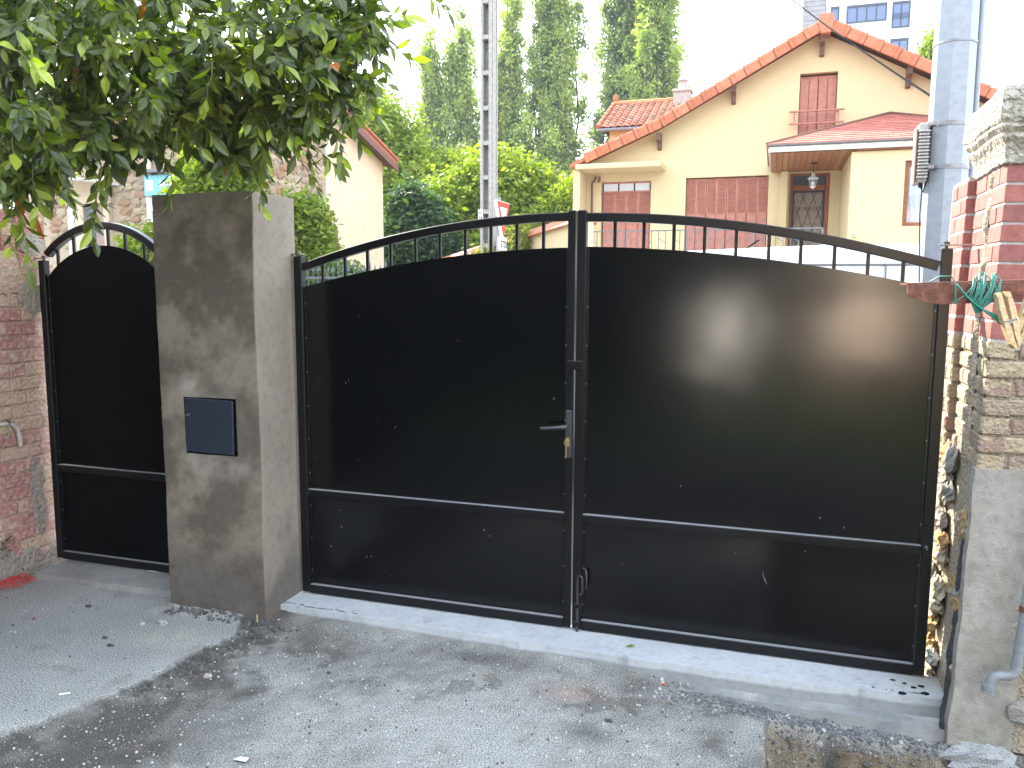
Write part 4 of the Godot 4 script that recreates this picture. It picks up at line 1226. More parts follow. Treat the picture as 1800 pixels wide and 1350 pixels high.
# ---------- poles, sign, van ----------
func build_street() -> void:
	var mp := thing("lamp_post", "tall eight-sided galvanised steel street post behind the brick pillar", "post", Vector3(3.072, 0, -1.3))
	var g := G.new()
	for i in 8:
		var a0 := TAU * (i + 0.30) / 8
		var a1 := TAU * (i + 1.30) / 8
		var r0 := 0.108
		var r1 := 0.085
		var q := func(a, r, y): return Vector3(3.072 + cos(a) * r, y, -1.3 + sin(a) * r)
		g.quad(q.call(a0, r0, -0.05), q.call(a1, r0, -0.05), q.call(a1, r1, 7.5), q.call(a0, r1, 7.5), Vector3(cos((a0 + a1) * 0.5), 0, sin((a0 + a1) * 0.5)))
	part("shaft", g, M.galva, mp)
	for y in [2.40, 2.185, 2.80]:
		var b := G.new()
		var r: float = 0.1085 - 0.0031 * y
		b.lathe(Vector3(3.072, y, -1.3), [Vector2(r, -0.011 if y < 2.7 else -0.005), Vector2(r + 0.003, -0.011 if y < 2.7 else -0.005), Vector2(r + 0.003, 0.011 if y < 2.7 else 0.005), Vector2(r, 0.011 if y < 2.7 else 0.005)], 8, Basis(Vector3.UP, -TAU * 0.30 / 8))
		if y < 2.7:
			b.box(Vector3(3.072 - 0.103, y, -1.26), Vector3(0.02, 0.026, 0.05), 0.003)
			b.box(Vector3(3.072 - 0.09, y - 0.002, -1.205), Vector3(0.03, 0.02, 0.02), 0.003)
		part("band", b, M.steel, mp)
	var cd := G.new(); cd.tube([Vector3(3.195, 0.0, -1.33), Vector3(3.188, 3.5, -1.33), Vector3(3.17, 7.0, -1.33)], [0.016], 12)
	part("conduit", cd, M.galva, mp)
	var eb := thing("equipment_box", "pale grey ribbed equipment box strapped to the galvanised post", "box", Vector3(2.90, 2.1, -1.3))
	var e1 := G.new(); e1.box(Vector3(2.945, 2.26, -1.315), Vector3(0.05, 0.30, 0.17), 0.008)
	part("case", e1, M.grey_box, eb)
	for k in 15:
		var f := G.new(); f.box(Vector3(2.947, 2.135 + k * 0.0165, -1.222), Vector3(0.054 - (0.006 if k % 2 else 0.0), 0.009, 0.022), 0.002)
		part("fin", f, M.grey_box, eb)
	var e2 := G.new(); e2.box(Vector3(2.914, 2.24, -1.25), Vector3(0.006, 0.28, 0.05), 0.002)
	part("side_rail", e2, M.dark_wood, eb)
	var e3 := G.new()
	e3.tube([Vector3(2.945, 2.11, -1.25), Vector3(2.945, 2.085, -1.25)], [0.009], 8)
	e3.tube([Vector3(2.945, 2.09, -1.25), Vector3(2.955, 2.06, -1.22), Vector3(2.965, 2.1, -1.2), Vector3(2.975, 2.16, -1.19)], [0.003], 6)
	e3.tube([Vector3(2.955, 2.11, -1.25), Vector3(2.95, 1.95, -1.235), Vector3(2.965, 1.6, -1.22)], [0.003], 6)
	part("cables", e3, M.cable, eb)
	# the concrete pole with its ladder of recesses
	var cp := thing("concrete_pole", "weathered concrete utility pole with a ladder of rectangular recesses", "utility pole", Vector3(-1.34, 0, -6.62))
	var s := G.new()
	var x0 := -1.425
	var x1 := -1.275
	s.box(Vector3(-1.35, 4.2, -6.69), Vector3(0.15, 8.6, 0.12), 0.008)
	for x in [x0 + 0.018, x1 - 0.018]:
		s.box(Vector3(x, 4.2, -6.572), Vector3(0.036, 8.6, 0.115), 0.005)
	part("shaft", s, M.pole_concrete, cp)
	for k in 21:
		var rg := G.new(); rg.box(Vector3(-1.35, 0.36 + k * 0.432, -6.573), Vector3(0.077, 0.055, 0.11), 0.006)
		part("rung", rg, M.pole_concrete, cp)
	var sd := G.new()
	for zz in [-6.565, -6.725]:
		sd.box(Vector3(x1 + 0.006, 4.2, zz), Vector3(0.014, 8.6, 0.03), 0.004)
	part("side_rib", sd, M.pole_concrete, cp)
	var np := thing("pole_plate", "small white number plate on the concrete pole just above the gate rail", "number plate", Vector3(-1.415, 2.47, -6.5))
	var n1 := G.new(); n1.box(Vector3(-1.415, 2.485, -6.505), Vector3(0.065, 0.125, 0.006), 0.002)
	part("plate", n1, M.print_white, np)
	lettering("14", 0.038, Vector3(-1.415, 2.445, -6.501), Basis.IDENTITY, np)
	lettering("N°", 0.034, Vector3(-1.415, 2.505, -6.501), Basis.IDENTITY, np)
	var coil := G.new()
	for k in 3:
		var pts := []
		for j in 19:
			pts.append(Vector3(-1.62 + 0.145 * cos(TAU * j / 18.0) + 0.008 * k, 5.02 + 0.16 * sin(TAU * j / 18.0) - 0.01 * k, -6.5 + 0.01 * k))
		coil.tube(pts, [0.004], 5)
	coil.tube([Vector3(-1.48, 5.0, -6.5), Vector3(-1.42, 5.05, -6.52)], [0.004], 5)
	tag(part("cable_coil", coil, M.print_white), "thin white coil of cable hanging beside the concrete pole", "cable coil")
	# give-way sign seen almost edge on, over a plate that reads STOP
	var sg := thing("road_sign", "red and white triangular road sign seen nearly edge-on above a STOP plate", "road sign", Vector3(-0.78, 0, -5.55))
	var bs := Basis(Vector3.UP, deg_to_rad(90))
	var o := Vector3(-0.765, 2.385, -5.5)
	var tri_of := func(r): return PackedVector2Array([Vector2(-r * 0.866, r * 0.5), Vector2(-r * 0.80, r * 0.56), Vector2(r * 0.80, r * 0.56), Vector2(r * 0.866, r * 0.5), Vector2(0.04 * r, -r * 0.98), Vector2(-0.04 * r, -r * 0.98)])
	var t1 := G.new(); t1.prism(tri_of.call(0.26), o, bs.x, bs.y, -bs.z * 0.035)
	part("backing", t1, M.print_white, sg)
	var t2 := G.new(); t2.prism(tri_of.call(0.247), o + bs.z * 0.001, bs.x, bs.y, bs.z * 0.002)
	part("red_border", t2, M.sign_red, sg)
	var t3 := G.new(); t3.prism(tri_of.call(0.14), o + bs.z * 0.0035, bs.x, bs.y, bs.z * 0.002)
	part("white_field", t3, M.print_white, sg)
	var pl := G.new(); pl.box(o + bs * Vector3(0.0, -0.335, -0.01), Vector3(0.26, 0.15, 0.03), 0.008, bs)
	part("stop_plate", pl, M.print_white, sg)
	lettering("STOP", 0.085, o + bs * Vector3(0.02, -0.34, 0.0062), bs, sg)
	var ps := G.new(); ps.tube([o + bs * Vector3(0, -2.5, -0.06), o + bs * Vector3(0, 0.2, -0.06)], [0.03], 12)
	part("post", ps, M.steel, sg)
	# overhead wire
	var wr := G.new()
	var pts := []
	for j in 17:
		var f := j / 16.0
		pts.append(Vector3(3.0, 2.52, -1.25).lerp(Vector3(1.42, 7.75, -13.0), f) + Vector3(0, -0.10 * 4 * f * (1 - f), 0))
	wr.tube(pts, [0.006], 6)
	tag(part("overhead_wire", wr, M.cable), "dark overhead wire slanting down across the yellow house to the galvanised post", "wire")

func lettering(text: String, h: float, at: Vector3, b: Basis, parent: Node) -> void:
	var tm := TextMesh.new()
	var f := SystemFont.new()
	f.font_names = PackedStringArray(["Droid Sans"])
	f.font_weight = 700
	tm.font = f; tm.text = text; tm.font_size = 64; tm.pixel_size = h / 48.0; tm.depth = 0.002
	var o := part("lettering", tm, M.print_black, parent, at)
	o.basis = b

func build_van() -> void:
	var t := thing("white_van", "white panel van parked behind the gate leaf with the drop bolt", "van", Vector3(2.9, -0.1, -3.9))
	var z0 := -3.05
	var z1 := -4.75
	var ya := -0.005
	# body profile along x (bonnet at the smaller x), swept across with rounded shoulders
	var roof := [[0.62, 0.55, 0.95], [0.66, 0.95, 0.98], [0.76, 1.10, 0.98], [1.0, 1.74, 0.95], [1.10, 1.82, 0.93], [1.35, 1.86, 0.92], [2.0, 1.885, 0.92], [2.6, 1.905, 0.92], [3.4, 1.905, 0.92], [4.4, 1.89, 0.92], [4.75, 1.86, 0.92], [4.80, 1.7, 0.94], [4.84, 0.4, 0.98]]
	var g := G.new()
	var zc := (z0 + z1) * 0.5
	var hw := (z0 - z1) * 0.5
	var ring := func(i):
		var p = roof[i]
		var top: float = p[1]
		var w: float = hw * p[2]
		var out := []
		for k in [[hw, 0.30], [hw, 0.85], [lerpf(hw, w, 0.35), 1.12], [w, maxf(1.0, top - 0.16)], [w - 0.015, top - 0.075], [w - 0.05, top - 0.03], [w - 0.13, top - 0.006], [w * 0.5, top + 0.02], [0.0, top + 0.03]]:
			out.append(Vector3(p[0], ya + minf(k[1], top), k[0]))
		return out
	for i in roof.size() - 1:
		var A = ring.call(i)
		var B = ring.call(i + 1)
		for k in A.size() - 1:
			for s in [1.0, -1.0]:
				var m := func(v): return Vector3(v.x, v.y, zc + v.z * s)
				g.quad(m.call(A[k]), m.call(B[k]), m.call(B[k + 1]), m.call(A[k + 1]), Vector3(-0.2 if i < 5 else 0.2, 0.5 + k * 0.2, s * (1.2 - k * 0.1)))
	for e in [0, roof.size() - 1]:
		var A = ring.call(e)
		for k in A.size() - 1:
			for s in [1.0, -1.0]:
				var m := func(v): return Vector3(v.x, v.y, zc + v.z * s)
				g.quad(m.call(A[k]), m.call(A[k + 1]), Vector3(A[k].x, A[k + 1].y, zc), Vector3(A[k].x, A[k].y, zc), Vector3(-1 if e == 0 else 1, 0, 0))
	part("body", g, M.van, t)
	var dz := z0 - hw * 0.075
	var gt := G.new(); gt.box(Vector3(3.1, ya + 1.745, z0 - 0.066), Vector3(3.3, 0.016, 0.02), 0.004)
	part("roof_gutter", gt, M.rail_grey, t)
	var wn := G.new(); wn.box(Vector3(2.05, ya + 1.42, z0 - 0.042), Vector3(0.72, 0.40, 0.012), 0.005, Basis(Vector3.RIGHT, -0.13))
	part("side_window", wn, M.glass_dark, t)
	for x in [2.62, 3.42]:
		var pn := G.new(); pn.box(Vector3(x, ya + 1.43, z0 - 0.041), Vector3(0.55, 0.40, 0.02), 0.008, Basis(Vector3.RIGHT, -0.13))
		part("side_panel", pn, M.van, t)
	var sm := G.new()
	sm.box(Vector3(3.02, ya + 1.2, z0 - 0.018), Vector3(0.006, 1.1, 0.05), 0.0, Basis(Vector3.RIGHT, -0.06))
	sm.box(Vector3(2.24, ya + 1.0, z0 - 0.005), Vector3(0.006, 1.0, 0.03))
	part("door_seam", sm, M.rail_grey, t)
	var an := G.new(); an.tube([Vector3(2.0, ya + 1.91, zc), Vector3(2.1, ya + 1.98, zc)], [0.008], 6)
	part("aerial", an, M.cable, t)
	for x in [1.4, 4.05]:
		for s in [1.0, -1.0]:
			var w := G.new()
			w.tube([Vector3(x, 0.22 + ya, zc + s * (hw - 0.02)), Vector3(x, 0.22 + ya, zc + s * (hw - 0.2))], [0.31], 24)
			var wheel := part("wheel", w, M.tyre, t)
			var rm := G.new(); rm.tube([Vector3(x, 0.22 + ya, zc + s * (hw - 0.015)), Vector3(x, 0.22 + ya, zc + s * (hw - 0.05))], [0.19], 18)
			part("rim", rm, M.steel, wheel)
	for s in [1.0, -1.0]:
		var hl := G.new(); hl.blob(Vector3(0.68, ya + 0.78, zc + s * 0.66), Vector3(0.05, 0.11, 0.14), fine, 0.0)
		part("headlight", hl, M.glass_dark, t)


# ---------- houses ----------
const FZ := -11.0     # the yellow house's gable front

func build_yellow_house() -> void:
	var t := thing("yellow_house", "pale yellow house with orange verge tiles and red-brown shutters", "house", Vector3(2.8, 0, -13))
	var base := 0.2
	# gable wall with its openings
	var out := PackedVector2Array([Vector2(-1.16, base), Vector2(6.75, base), Vector2(6.75, 3.56), Vector2(2.80, 5.64), Vector2(0.28, 4.28), Vector2(-1.16, 3.68)])
	var pieces := [out]
	for hole in [[-0.78, 0.10, 1.4, 3.41], [0.70, 2.06, 1.4, 3.43], [2.40, 3.02, 1.4, 3.44], [2.485, 3.06, 4.055, 5.025]]:
		var nxt := []
		var h := PackedVector2Array([Vector2(hole[0], hole[2]), Vector2(hole[1], hole[2]), Vector2(hole[1], hole[3]), Vector2(hole[0], hole[3])])
		# cut the wall in two through the opening so that no ring is left
		var midx: float = (hole[0] + hole[1]) * 0.5
		for p in pieces:
			for half in [PackedVector2Array([Vector2(-9, -9), Vector2(midx, -9), Vector2(midx, 19), Vector2(-9, 19)]), PackedVector2Array([Vector2(midx, -9), Vector2(19, -9), Vector2(19, 19), Vector2(midx, 19)])]:
				for q in Geometry2D.intersect_polygons(p, half):
					for r in Geometry2D.clip_polygons(q, h):
						nxt.append(r)
		pieces = nxt
	var wg := G.new()
	for p in pieces:
		wg.prism(p, Vector3(0, 0, FZ), Vector3.RIGHT, Vector3.UP, Vector3(0, 0, -0.2))
	wg.box(Vector3(-1.06, 1.9, -15.0), Vector3(0.2, 3.4, 7.58))
	wg.box(Vector3(6.65, 1.9, -15.0), Vector3(0.2, 3.0, 7.58))
	wg.box(Vector3(2.8, 2.0, -18.9), Vector3(7.5, 3.6, 0.2))
	part("wall", wg, M.yellow_wall, t)
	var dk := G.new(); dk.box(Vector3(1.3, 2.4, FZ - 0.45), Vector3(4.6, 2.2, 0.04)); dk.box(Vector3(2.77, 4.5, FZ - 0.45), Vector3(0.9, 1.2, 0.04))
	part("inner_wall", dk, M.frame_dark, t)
	# roof slabs behind the verge
	var rf := G.new()
	var ridge := Vector2(2.83, 5.79)
	for seg in [[Vector2(-1.3, 3.70), Vector2(0.28, 4.40)], [Vector2(0.28, 4.40), ridge], [ridge, Vector2(7.0, 3.61)]]:
		var d: Vector2 = seg[1] - seg[0]
		var nrm := Vector2(-d.y, d.x).normalized() * 0.06
		rf.prism(PackedVector2Array([seg[0] - nrm, seg[1] - nrm, seg[1], seg[0]]), Vector3(0, 0, -10.72), Vector3.RIGHT, Vector3.UP, Vector3(0, 0, -8.4))
	var roof := part("roof", rf, M.verge[0], t)
	# the row of verge tiles, each with a raised lip at its lower end
	var lines := [[Vector2(-1.02, 3.775), Vector2(0.29, 4.31), 6], [Vector2(0.29, 4.31), Vector2(2.74, 5.645), 11], [Vector2(6.9, 3.58), Vector2(2.92, 5.645), 16]]
	for ln in lines:
		var a: Vector2 = ln[0]
		var b: Vector2 = ln[1]
		for k in ln[2]:
			var p := a.lerp(b, float(k) / ln[2])
			var q := a.lerp(b, float(k + 1) / ln[2])
			var x := (q - p).normalized()
			var y := Vector2(-x.y, x.x) if x.x > 0 else Vector2(x.y, -x.x)
			var L := p.distance_to(q)
			var g := G.new()
			var bs := Basis(Vector3(x.x, x.y, 0), Vector3(y.x, y.y, 0), Vector3(0, 0, 1 if x.x > 0 else -1))
			var m := (p + q) * 0.5
			var lift := 0.006 * rng.randf()
			g.box(Vector3(m.x, m.y, -10.69 + lift), Vector3(L - 0.006, 0.155, 0.04), 0.008, bs)
			g.box(Vector3(m.x + y.x * 0.085, m.y + y.y * 0.085, -10.84 + lift), Vector3(L - 0.006, 0.03, 0.30), 0.012, bs)
			var lp := p + x * 0.03
			g.box(Vector3(lp.x + y.x * 0.012, lp.y + y.y * 0.012, -10.685 + lift), Vector3(0.045, 0.185, 0.055), 0.012, bs)
			g.box(Vector3(lp.x + x.x * 0.06 + y.x * 0.02, lp.y + x.y * 0.06 + y.y * 0.02, -10.685 + lift), Vector3(0.018, 0.17, 0.048), 0.006, bs)
			part("verge_tile", g, M.verge[rng.randi() % 3], roof)
	var rc := G.new()
	rc.prism(PackedVector2Array([Vector2(-0.07, -0.16), Vector2(0.07, -0.16), Vector2(0.125, 0.04), Vector2(0.09, 0.13), Vector2(-0.09, 0.13), Vector2(-0.125, 0.04)]), Vector3(2.83, 5.70, -10.95), Vector3.RIGHT, Vector3.UP, Vector3(0, 0, 0.31))
	part("ridge_end_tile", rc, M.verge[1], roof)
	for k in [[2.80, 5.44, 0.20], [1.45, 4.77, 0.19], [0.24, 4.05, 0.16], [4.09, 4.86, 0.20]]:
		var c := G.new()
		c.prism(PackedVector2Array([Vector2(0, 0.1), Vector2(0, -k[2]), Vector2(0.07, -k[2] + 0.02), Vector2(0.10, -0.06), Vector2(0.24, -0.02), Vector2(0.24, 0.1)]), Vector3(k[0] - 0.035, k[1] + 0.02, FZ - 0.002), Vector3(0, 0, 1), Vector3.UP, Vector3(0.07, 0, 0))
		part("corbel", c, M.dark_wood, t)
	# canopy slab over the door at the side
	var cs := G.new()
	cs.box(Vector3(-0.38, 3.60, -10.68), Vector3(1.46, 0.085, 0.64), 0.01)
	cs.box(Vector3(-1.1, 2.0, -10.72), Vector3(0.12, 3.1, 0.55), 0.004)
	part("door_canopy", cs, M.yellow_wall, t)
	var dpp := G.new()
	dpp.tube([Vector3(-0.86, 3.5, -10.93), Vector3(-0.88, 3.44, -10.92), Vector3(-0.93, 3.38, -10.92), Vector3(-0.93, 1.4, -10.92)], [0.02], 8)
	dpp.tube([Vector3(-0.80, 3.5, -10.93), Vector3(-0.80, 3.42, -10.93), Vector3(-0.83, 3.40, -10.93)], [0.02], 8)
	part("down_pipe", dpp, M.dark_wood, t)
	# louvred shutters and doors
	var leaf := func(nm: String, x0: float, x1: float, y0: float, y1: float, z: float, planks: int, louvre_top: float, rows: int):
		var fr := G.new()
		fr.box(Vector3((x0 + x1) * 0.5, (y0 + y1) * 0.5, z - 0.02), Vector3(x1 - x0, y1 - y0, 0.02), 0.003)
		var o := part(nm, fr, M.shutter, t)
		var w := (x1 - x0) / planks
		for k in planks:
			var pk := G.new()
			var ytop := louvre_top if rows > 0 else y1 - 0.05
			pk.box(Vector3(x0 + w * (k + 0.5), (y0 + ytop) * 0.5, z), Vector3(w - 0.012, ytop - y0 - 0.02, 0.02), 0.004)
			part("plank", pk, M.shutter, o)
		if rows > 0:
			var lv := G.new()
			for k in planks:
				for r in rows:
					var yy := lerpf(louvre_top + 0.03, y1 - 0.05, float(r) / (rows - 1))
					lv.box(Vector3(x0 + w * (k + 0.5), yy, z - 0.002), Vector3(w * 0.74, 0.022, 0.012), 0.0, Basis(Vector3.RIGHT, 0.6))
			stuff(part("louvre_slats", lv, M.shutter, o))
		return o
	leaf.call("shutter", 2.49, 2.77, 4.06, 4.995, FZ - 0.09, 2, 0.0, 0)
	leaf.call("shutter", 2.775, 3.055, 4.06, 4.995, FZ - 0.09, 2, 0.0, 0)
	var sill := G.new(); sill.box(Vector3(2.77, 4.045, FZ - 0.04), Vector3(0.62, 0.03, 0.12), 0.005)
	part("window_sill", sill, M.off_white, t)
	var gr := G.new()
	for y in [4.21, 4.405]:
		gr.bar(Vector3(2.34, y, FZ + 0.12), Vector3(3.18, y, FZ + 0.12), 0.035, 0.028, Vector3.UP, 0.005)
	for x in [2.42, 3.05, 3.09]:
		gr.box(Vector3(x, 4.305, FZ + 0.12), Vector3(0.02, 0.19, 0.02), 0.003)
	for y in [4.26, 4.31, 4.36]:
		gr.bar(Vector3(2.42, y, FZ + 0.12), Vector3(3.05, y, FZ + 0.12), 0.006, 0.006)
	for x in [2.42, 3.07]:
		gr.bar(Vector3(x, 4.405, FZ + 0.11), Vector3(x, 4.405, FZ - 0.02), 0.02, 0.02)
	part("window_guard", gr, M.shutter, t)
	for k in 4:
		var x0 := 0.71 + k * 0.337
		leaf.call("shutter", x0, x0 + 0.333, 1.4, 3.415, FZ - 0.06, 2, 2.82, 15)
	leaf.call("side_door", -0.76, 0.08, 1.4, 3.23, FZ - 0.08, 4, 2.78, 12)
	for k in 3:
		var gp := G.new(); gp.box(Vector3(-0.62 + k * 0.28, 3.315, FZ - 0.08), Vector3(0.255, 0.15, 0.01))
		part("transom_pane", gp, M.lace, t)
	var tf := G.new()
	tf.box(Vector3(-0.34, 3.395, FZ - 0.07), Vector3(0.86, 0.03, 0.03)); tf.box(Vector3(-0.34, 3.237, FZ - 0.07), Vector3(0.86, 0.025, 0.032))
	part("transom_frame", tf, M.shutter, t)
	# entrance under the porch
	var ef := G.new()
	ef.box(Vector3(2.425, 2.42, FZ - 0.07), Vector3(0.05, 2.04, 0.06), 0.004); ef.box(Vector3(2.985, 2.42, FZ - 0.07), Vector3(0.065, 2.04, 0.06), 0.004)
	ef.box(Vector3(2.70, 3.42, FZ - 0.072), Vector3(0.50, 0.04, 0.05), 0.004); ef.box(Vector3(2.70, 3.205, FZ - 0.072), Vector3(0.50, 0.09, 0.055), 0.006)
	part("door_frame", ef, M.brown_wood, t)
	var tr := G.new(); tr.box(Vector3(2.70, 3.325, FZ - 0.085), Vector3(0.50, 0.15, 0.008))
	part("transom_pane", tr, M.glass_dark, t)
	var ed := G.new()
	ed.box(Vector3(2.70, 2.28, FZ - 0.11), Vector3(0.49, 1.75, 0.04), 0.004)
	var door := part("front_door", ed, mat(lin(0.26, 0.2, 0.15), 0.5, M.soft, 2.0), t)
	var gi := G.new()
	for x in [2.47, 2.93]:
		gi.box(Vector3(x, 2.28, FZ - 0.07), Vector3(0.02, 1.74, 0.012))
	gi.box(Vector3(2.70, 3.14, FZ - 0.07), Vector3(0.44, 0.02, 0.012))
	for k in 6:
		var x := 2.50 + k * 0.08
		for r in 7:
			var y := 1.55 + r * 0.25
			var s := 0.04 if (r + k) % 2 else -0.04
			gi.tube([Vector3(x, y - 0.11, FZ - 0.068), Vector3(x + s, y, FZ - 0.066), Vector3(x, y + 0.11, FZ - 0.068)], [0.005], 5)
			if r % 2: gi.tube([Vector3(x - 0.03, y + 0.10, FZ - 0.067), Vector3(x - 0.03, y + 0.06, FZ - 0.067), Vector3(x, y + 0.05, FZ - 0.067), Vector3(x + 0.02, y + 0.075, FZ - 0.067)], [0.004], 5)
	part("iron_grille", gi, M.frame_dark, door)
	# pilaster beside the entrance
	var pi := G.new(); pi.box(Vector3(2.31, 2.42, FZ + 0.12), Vector3(0.11, 2.06, 0.24), 0.004)
	part("pilaster", pi, M.yellow_wall, t)
	# the room that juts out, with its hipped shingle roof over the porch
	var zb := -9.0
	var by := G.new()
	by.box(Vector3(3.26, 2.42, (FZ + zb) * 0.5 - 0.078), Vector3(0.159, 2.056, 1.842))
	by.prism(PackedVector2Array([Vector2(3.18, 1.39), Vector2(5.65, 1.39), Vector2(5.65, 3.448), Vector2(4.26, 3.448), Vector2(4.26, 3.302), Vector2(4.65, 3.302), Vector2(4.65, 2.415), Vector2(3.87, 2.415), Vector2(3.87, 3.302), Vector2(4.26, 3.302), Vector2(4.26, 3.448), Vector2(3.18, 3.448)]), Vector3(0, 0, zb), Vector3.RIGHT, Vector3.UP, Vector3(0, 0, -0.156))
	by.box(Vector3(5.57, 2.42, -10.08), Vector3(0.159, 2.056, 1.83))
	part("bay_wall", by, M.yellow_wall, t)
	var bw := G.new()
	bw.box(Vector3(3.905, 2.86, zb - 0.09), Vector3(0.06, 0.90, 0.07), 0.005); bw.box(Vector3(4.62, 2.86, zb - 0.09), Vector3(0.06, 0.90, 0.07), 0.005)
	bw.box(Vector3(4.26, 3.275, zb - 0.092), Vector3(0.65, 0.05, 0.06), 0.005); bw.box(Vector3(4.26, 2.44, zb - 0.092), Vector3(0.65, 0.055, 0.06), 0.005)
	bw.box(Vector3(4.26, 2.86, zb - 0.092), Vector3(0.05, 0.78, 0.06), 0.005)
	part("bay_window_frame", bw, M.brown_wood, t)
	var bp := G.new(); bp.box(Vector3(4.26, 2.86, zb - 0.105), Vector3(0.66, 0.80, 0.004))
	part("bay_window_pane", bp, M.pane, t)
	var lc := G.new()
	var tint := func(p): return Color(0.95, 0.97, 1.0) if p.y > 2.86 else Color(0.75, 0.76, 0.8)
	lc.sheet(Vector3(3.94, 2.46, zb - 0.13), Vector3(0, 0.80, 0), Vector3(0.66, 0, 0), 40, 60, func(p, _n): return p + Vector3(0, 0.006 * sin(p.x * 60.0), 0.012 * sin(p.x * 95.0 + 2.0 * sin(p.y * 7.0))), tint)
	part("lace_curtain", lc, M.lace, t)
	# soffit boards
	var sf := thing_part("porch_soffit", t)
	for k in 13:
		var x := 2.10 + k * 0.085
		var b := G.new(); b.box(Vector3(x + 0.0425, 3.468, -9.98), Vector3(0.08, 0.014, 2.02), 0.004)
		part("board", b, M.soffit_wood[rng.randi() % 3], sf)
	var fa := G.new()
	fa.box(Vector3(3.88, 3.515, -8.93), Vector3(3.6, 0.075, 0.03), 0.004)
	fa.box(Vector3(2.085, 3.515, -9.95), Vector3(0.03, 0.075, 2.01), 0.004)
	part("fascia", fa, M.off_white, t)
	var sof2 := G.new(); sof2.box(Vector3(4.45, 3.465, -8.975), Vector3(2.45, 0.02, 0.05))
	part("eaves_board", sof2, M.brown_wood, t)
	var gu := G.new(); gu.tube([Vector3(2.06, 3.575, -8.90), Vector3(5.68, 3.575, -8.90)], [0.022], 8)
	part("gutter", gu, M.zinc, t)
	# hip roof in courses of shingles; each course is one strip with tabs
	var hp := thing_part("porch_roof", t)
	var E0 := Vector3(2.04, 3.575, -8.88)
	var E1 := Vector3(5.74, 3.575, -8.88)
	var B0 := Vector3(2.04, 3.575, FZ + 0.004)
	var B1 := Vector3(5.74, 3.575, FZ + 0.004)
	var AP := Vector3(3.86, 4.31, FZ + 0.004)
	var under := G.new()
	under.tri(E0, E1, AP, Vector3(0, 1, 1)); under.tri(B0, E0, AP, Vector3(-1, 1, 0)); under.tri(E1, B1, AP, Vector3(1, 1, 0))
	part("deck", under, M.verge[2], hp)
	for sgm in [[E0, E1, Vector3(0, 2.12, 0.735)], [B0, E0, Vector3(-0.735, 1.82, 0)], [E1, B1, Vector3(0.735, 1.88, 0)]]:
		var up: Vector3 = sgm[2].normalized()
		for r in 15:
			var f0 := r / 15.0
			var f1 := minf(1.0, (r + 1.25) / 15.0)
			var a0: Vector3 = sgm[0].lerp(AP, f0)
			var a1: Vector3 = sgm[1].lerp(AP, f0)
			var c0: Vector3 = sgm[0].lerp(AP, f1)
			var c1: Vector3 = sgm[1].lerp(AP, f1)
			var tabs := maxi(1, int(a0.distance_to(a1) / 0.16))
			var g := G.new()
			for k in tabs:
				var kk := rng.randf()
				g.col = Color(0.42, 0.13, 0.10).lerp(Color(0.54, 0.19, 0.14), kk)
				var u0 := float(k) / tabs
				var u1 := (k + 0.97) / tabs
				var h := up * (0.016 + 0.004 * rng.randf())
				var p0 := a0.lerp(a1, u0) + h
				var p1 := a0.lerp(a1, u1) + h
				var q1 := c0.lerp(c1, u1) + up * 0.005
				var q0 := c0.lerp(c1, u0) + up * 0.005
				g.quad(p0, p1, q1, q0, up)
				g.quad(p0, p1, p1 - h * 0.9, p0 - h * 0.9, (sgm[0] - AP))
			part("shingle_course", g, M.shingle, hp)
	var hc := G.new()
	hc.tube([E0 + Vector3(0, 0.02, 0), AP + Vector3(0, 0.02, 0.02)], [0.018], 6); hc.tube([E1 + Vector3(0, 0.02, 0), AP + Vector3(0, 0.02, 0.02)], [0.018], 6)
	part("hip_cap", hc, M.dark_wood, hp)
	# terrace with its railing
	var te := G.new(); te.box(Vector3(1.0, 0.7, -9.95), Vector3(4.3, 1.4, 2.08))
	part("terrace", te, M.white_wall, t)
	var tl := thing("terrace_railing", "grey metal railing along the terrace of the yellow house", "railing", Vector3(0.95, 1.4, -9.0))
	var tr2 := G.new(); tr2.bar(Vector3(-0.95, 2.41, -9.0), Vector3(2.85, 2.41, -9.0), 0.03, 0.018)
	part("top_rail", tr2, M.rail_grey, tl)
	var tr3 := G.new(); tr3.bar(Vector3(-0.95, 1.5, -9.0), Vector3(2.85, 1.5, -9.0), 0.03, 0.018)
	part("bottom_rail", tr3, M.rail_grey, tl)
	for k in 37:
		var b := G.new()
		var x := -0.94 + k * 0.1052
		b.box(Vector3(x, 1.9, -9.0), Vector3(0.012 if k % 9 else 0.028, 1.0, 0.012 if k % 9 else 0.028))
		part("baluster", b, M.rail_grey, tl)
	var sc := G.new()
	for k in 18:
		var x := -0.88 + k * 0.21
		sc.tube([Vector3(x - 0.05, 2.26, -8.995), Vector3(x - 0.03, 2.29, -8.99), Vector3(x, 2.26, -8.99), Vector3(x + 0.03, 2.23, -8.99), Vector3(x + 0.05, 2.26, -8.995)], [0.006], 5)
	stuff(part("scrolls", sc, M.rail_grey, tl))
	# the hanging lantern
	var l := thing("porch_lantern", "white hanging lantern under the wooden porch ceiling", "lantern", Vector3(2.73, 3.46, -10.0))
	var ch := G.new(); ch.tube([Vector3(2.725, 3.46, -10.0), Vector3(2.725, 3.30, -10.0)], [0.006], 6)
	ch.box(Vector3(2.725, 3.452, -10.0), Vector3(0.09, 0.012, 0.05), 0.003)
	part("chain", ch, M.cable, l)
	var lh := G.new(); lh.lathe(Vector3(2.725, 3.08, -10.0), [Vector2(0.0, 0.23), Vector2(0.02, 0.22), Vector2(0.03, 0.185), Vector2(0.075, 0.155), Vector2(0.085, 0.14), Vector2(0.07, 0.135)], 6)
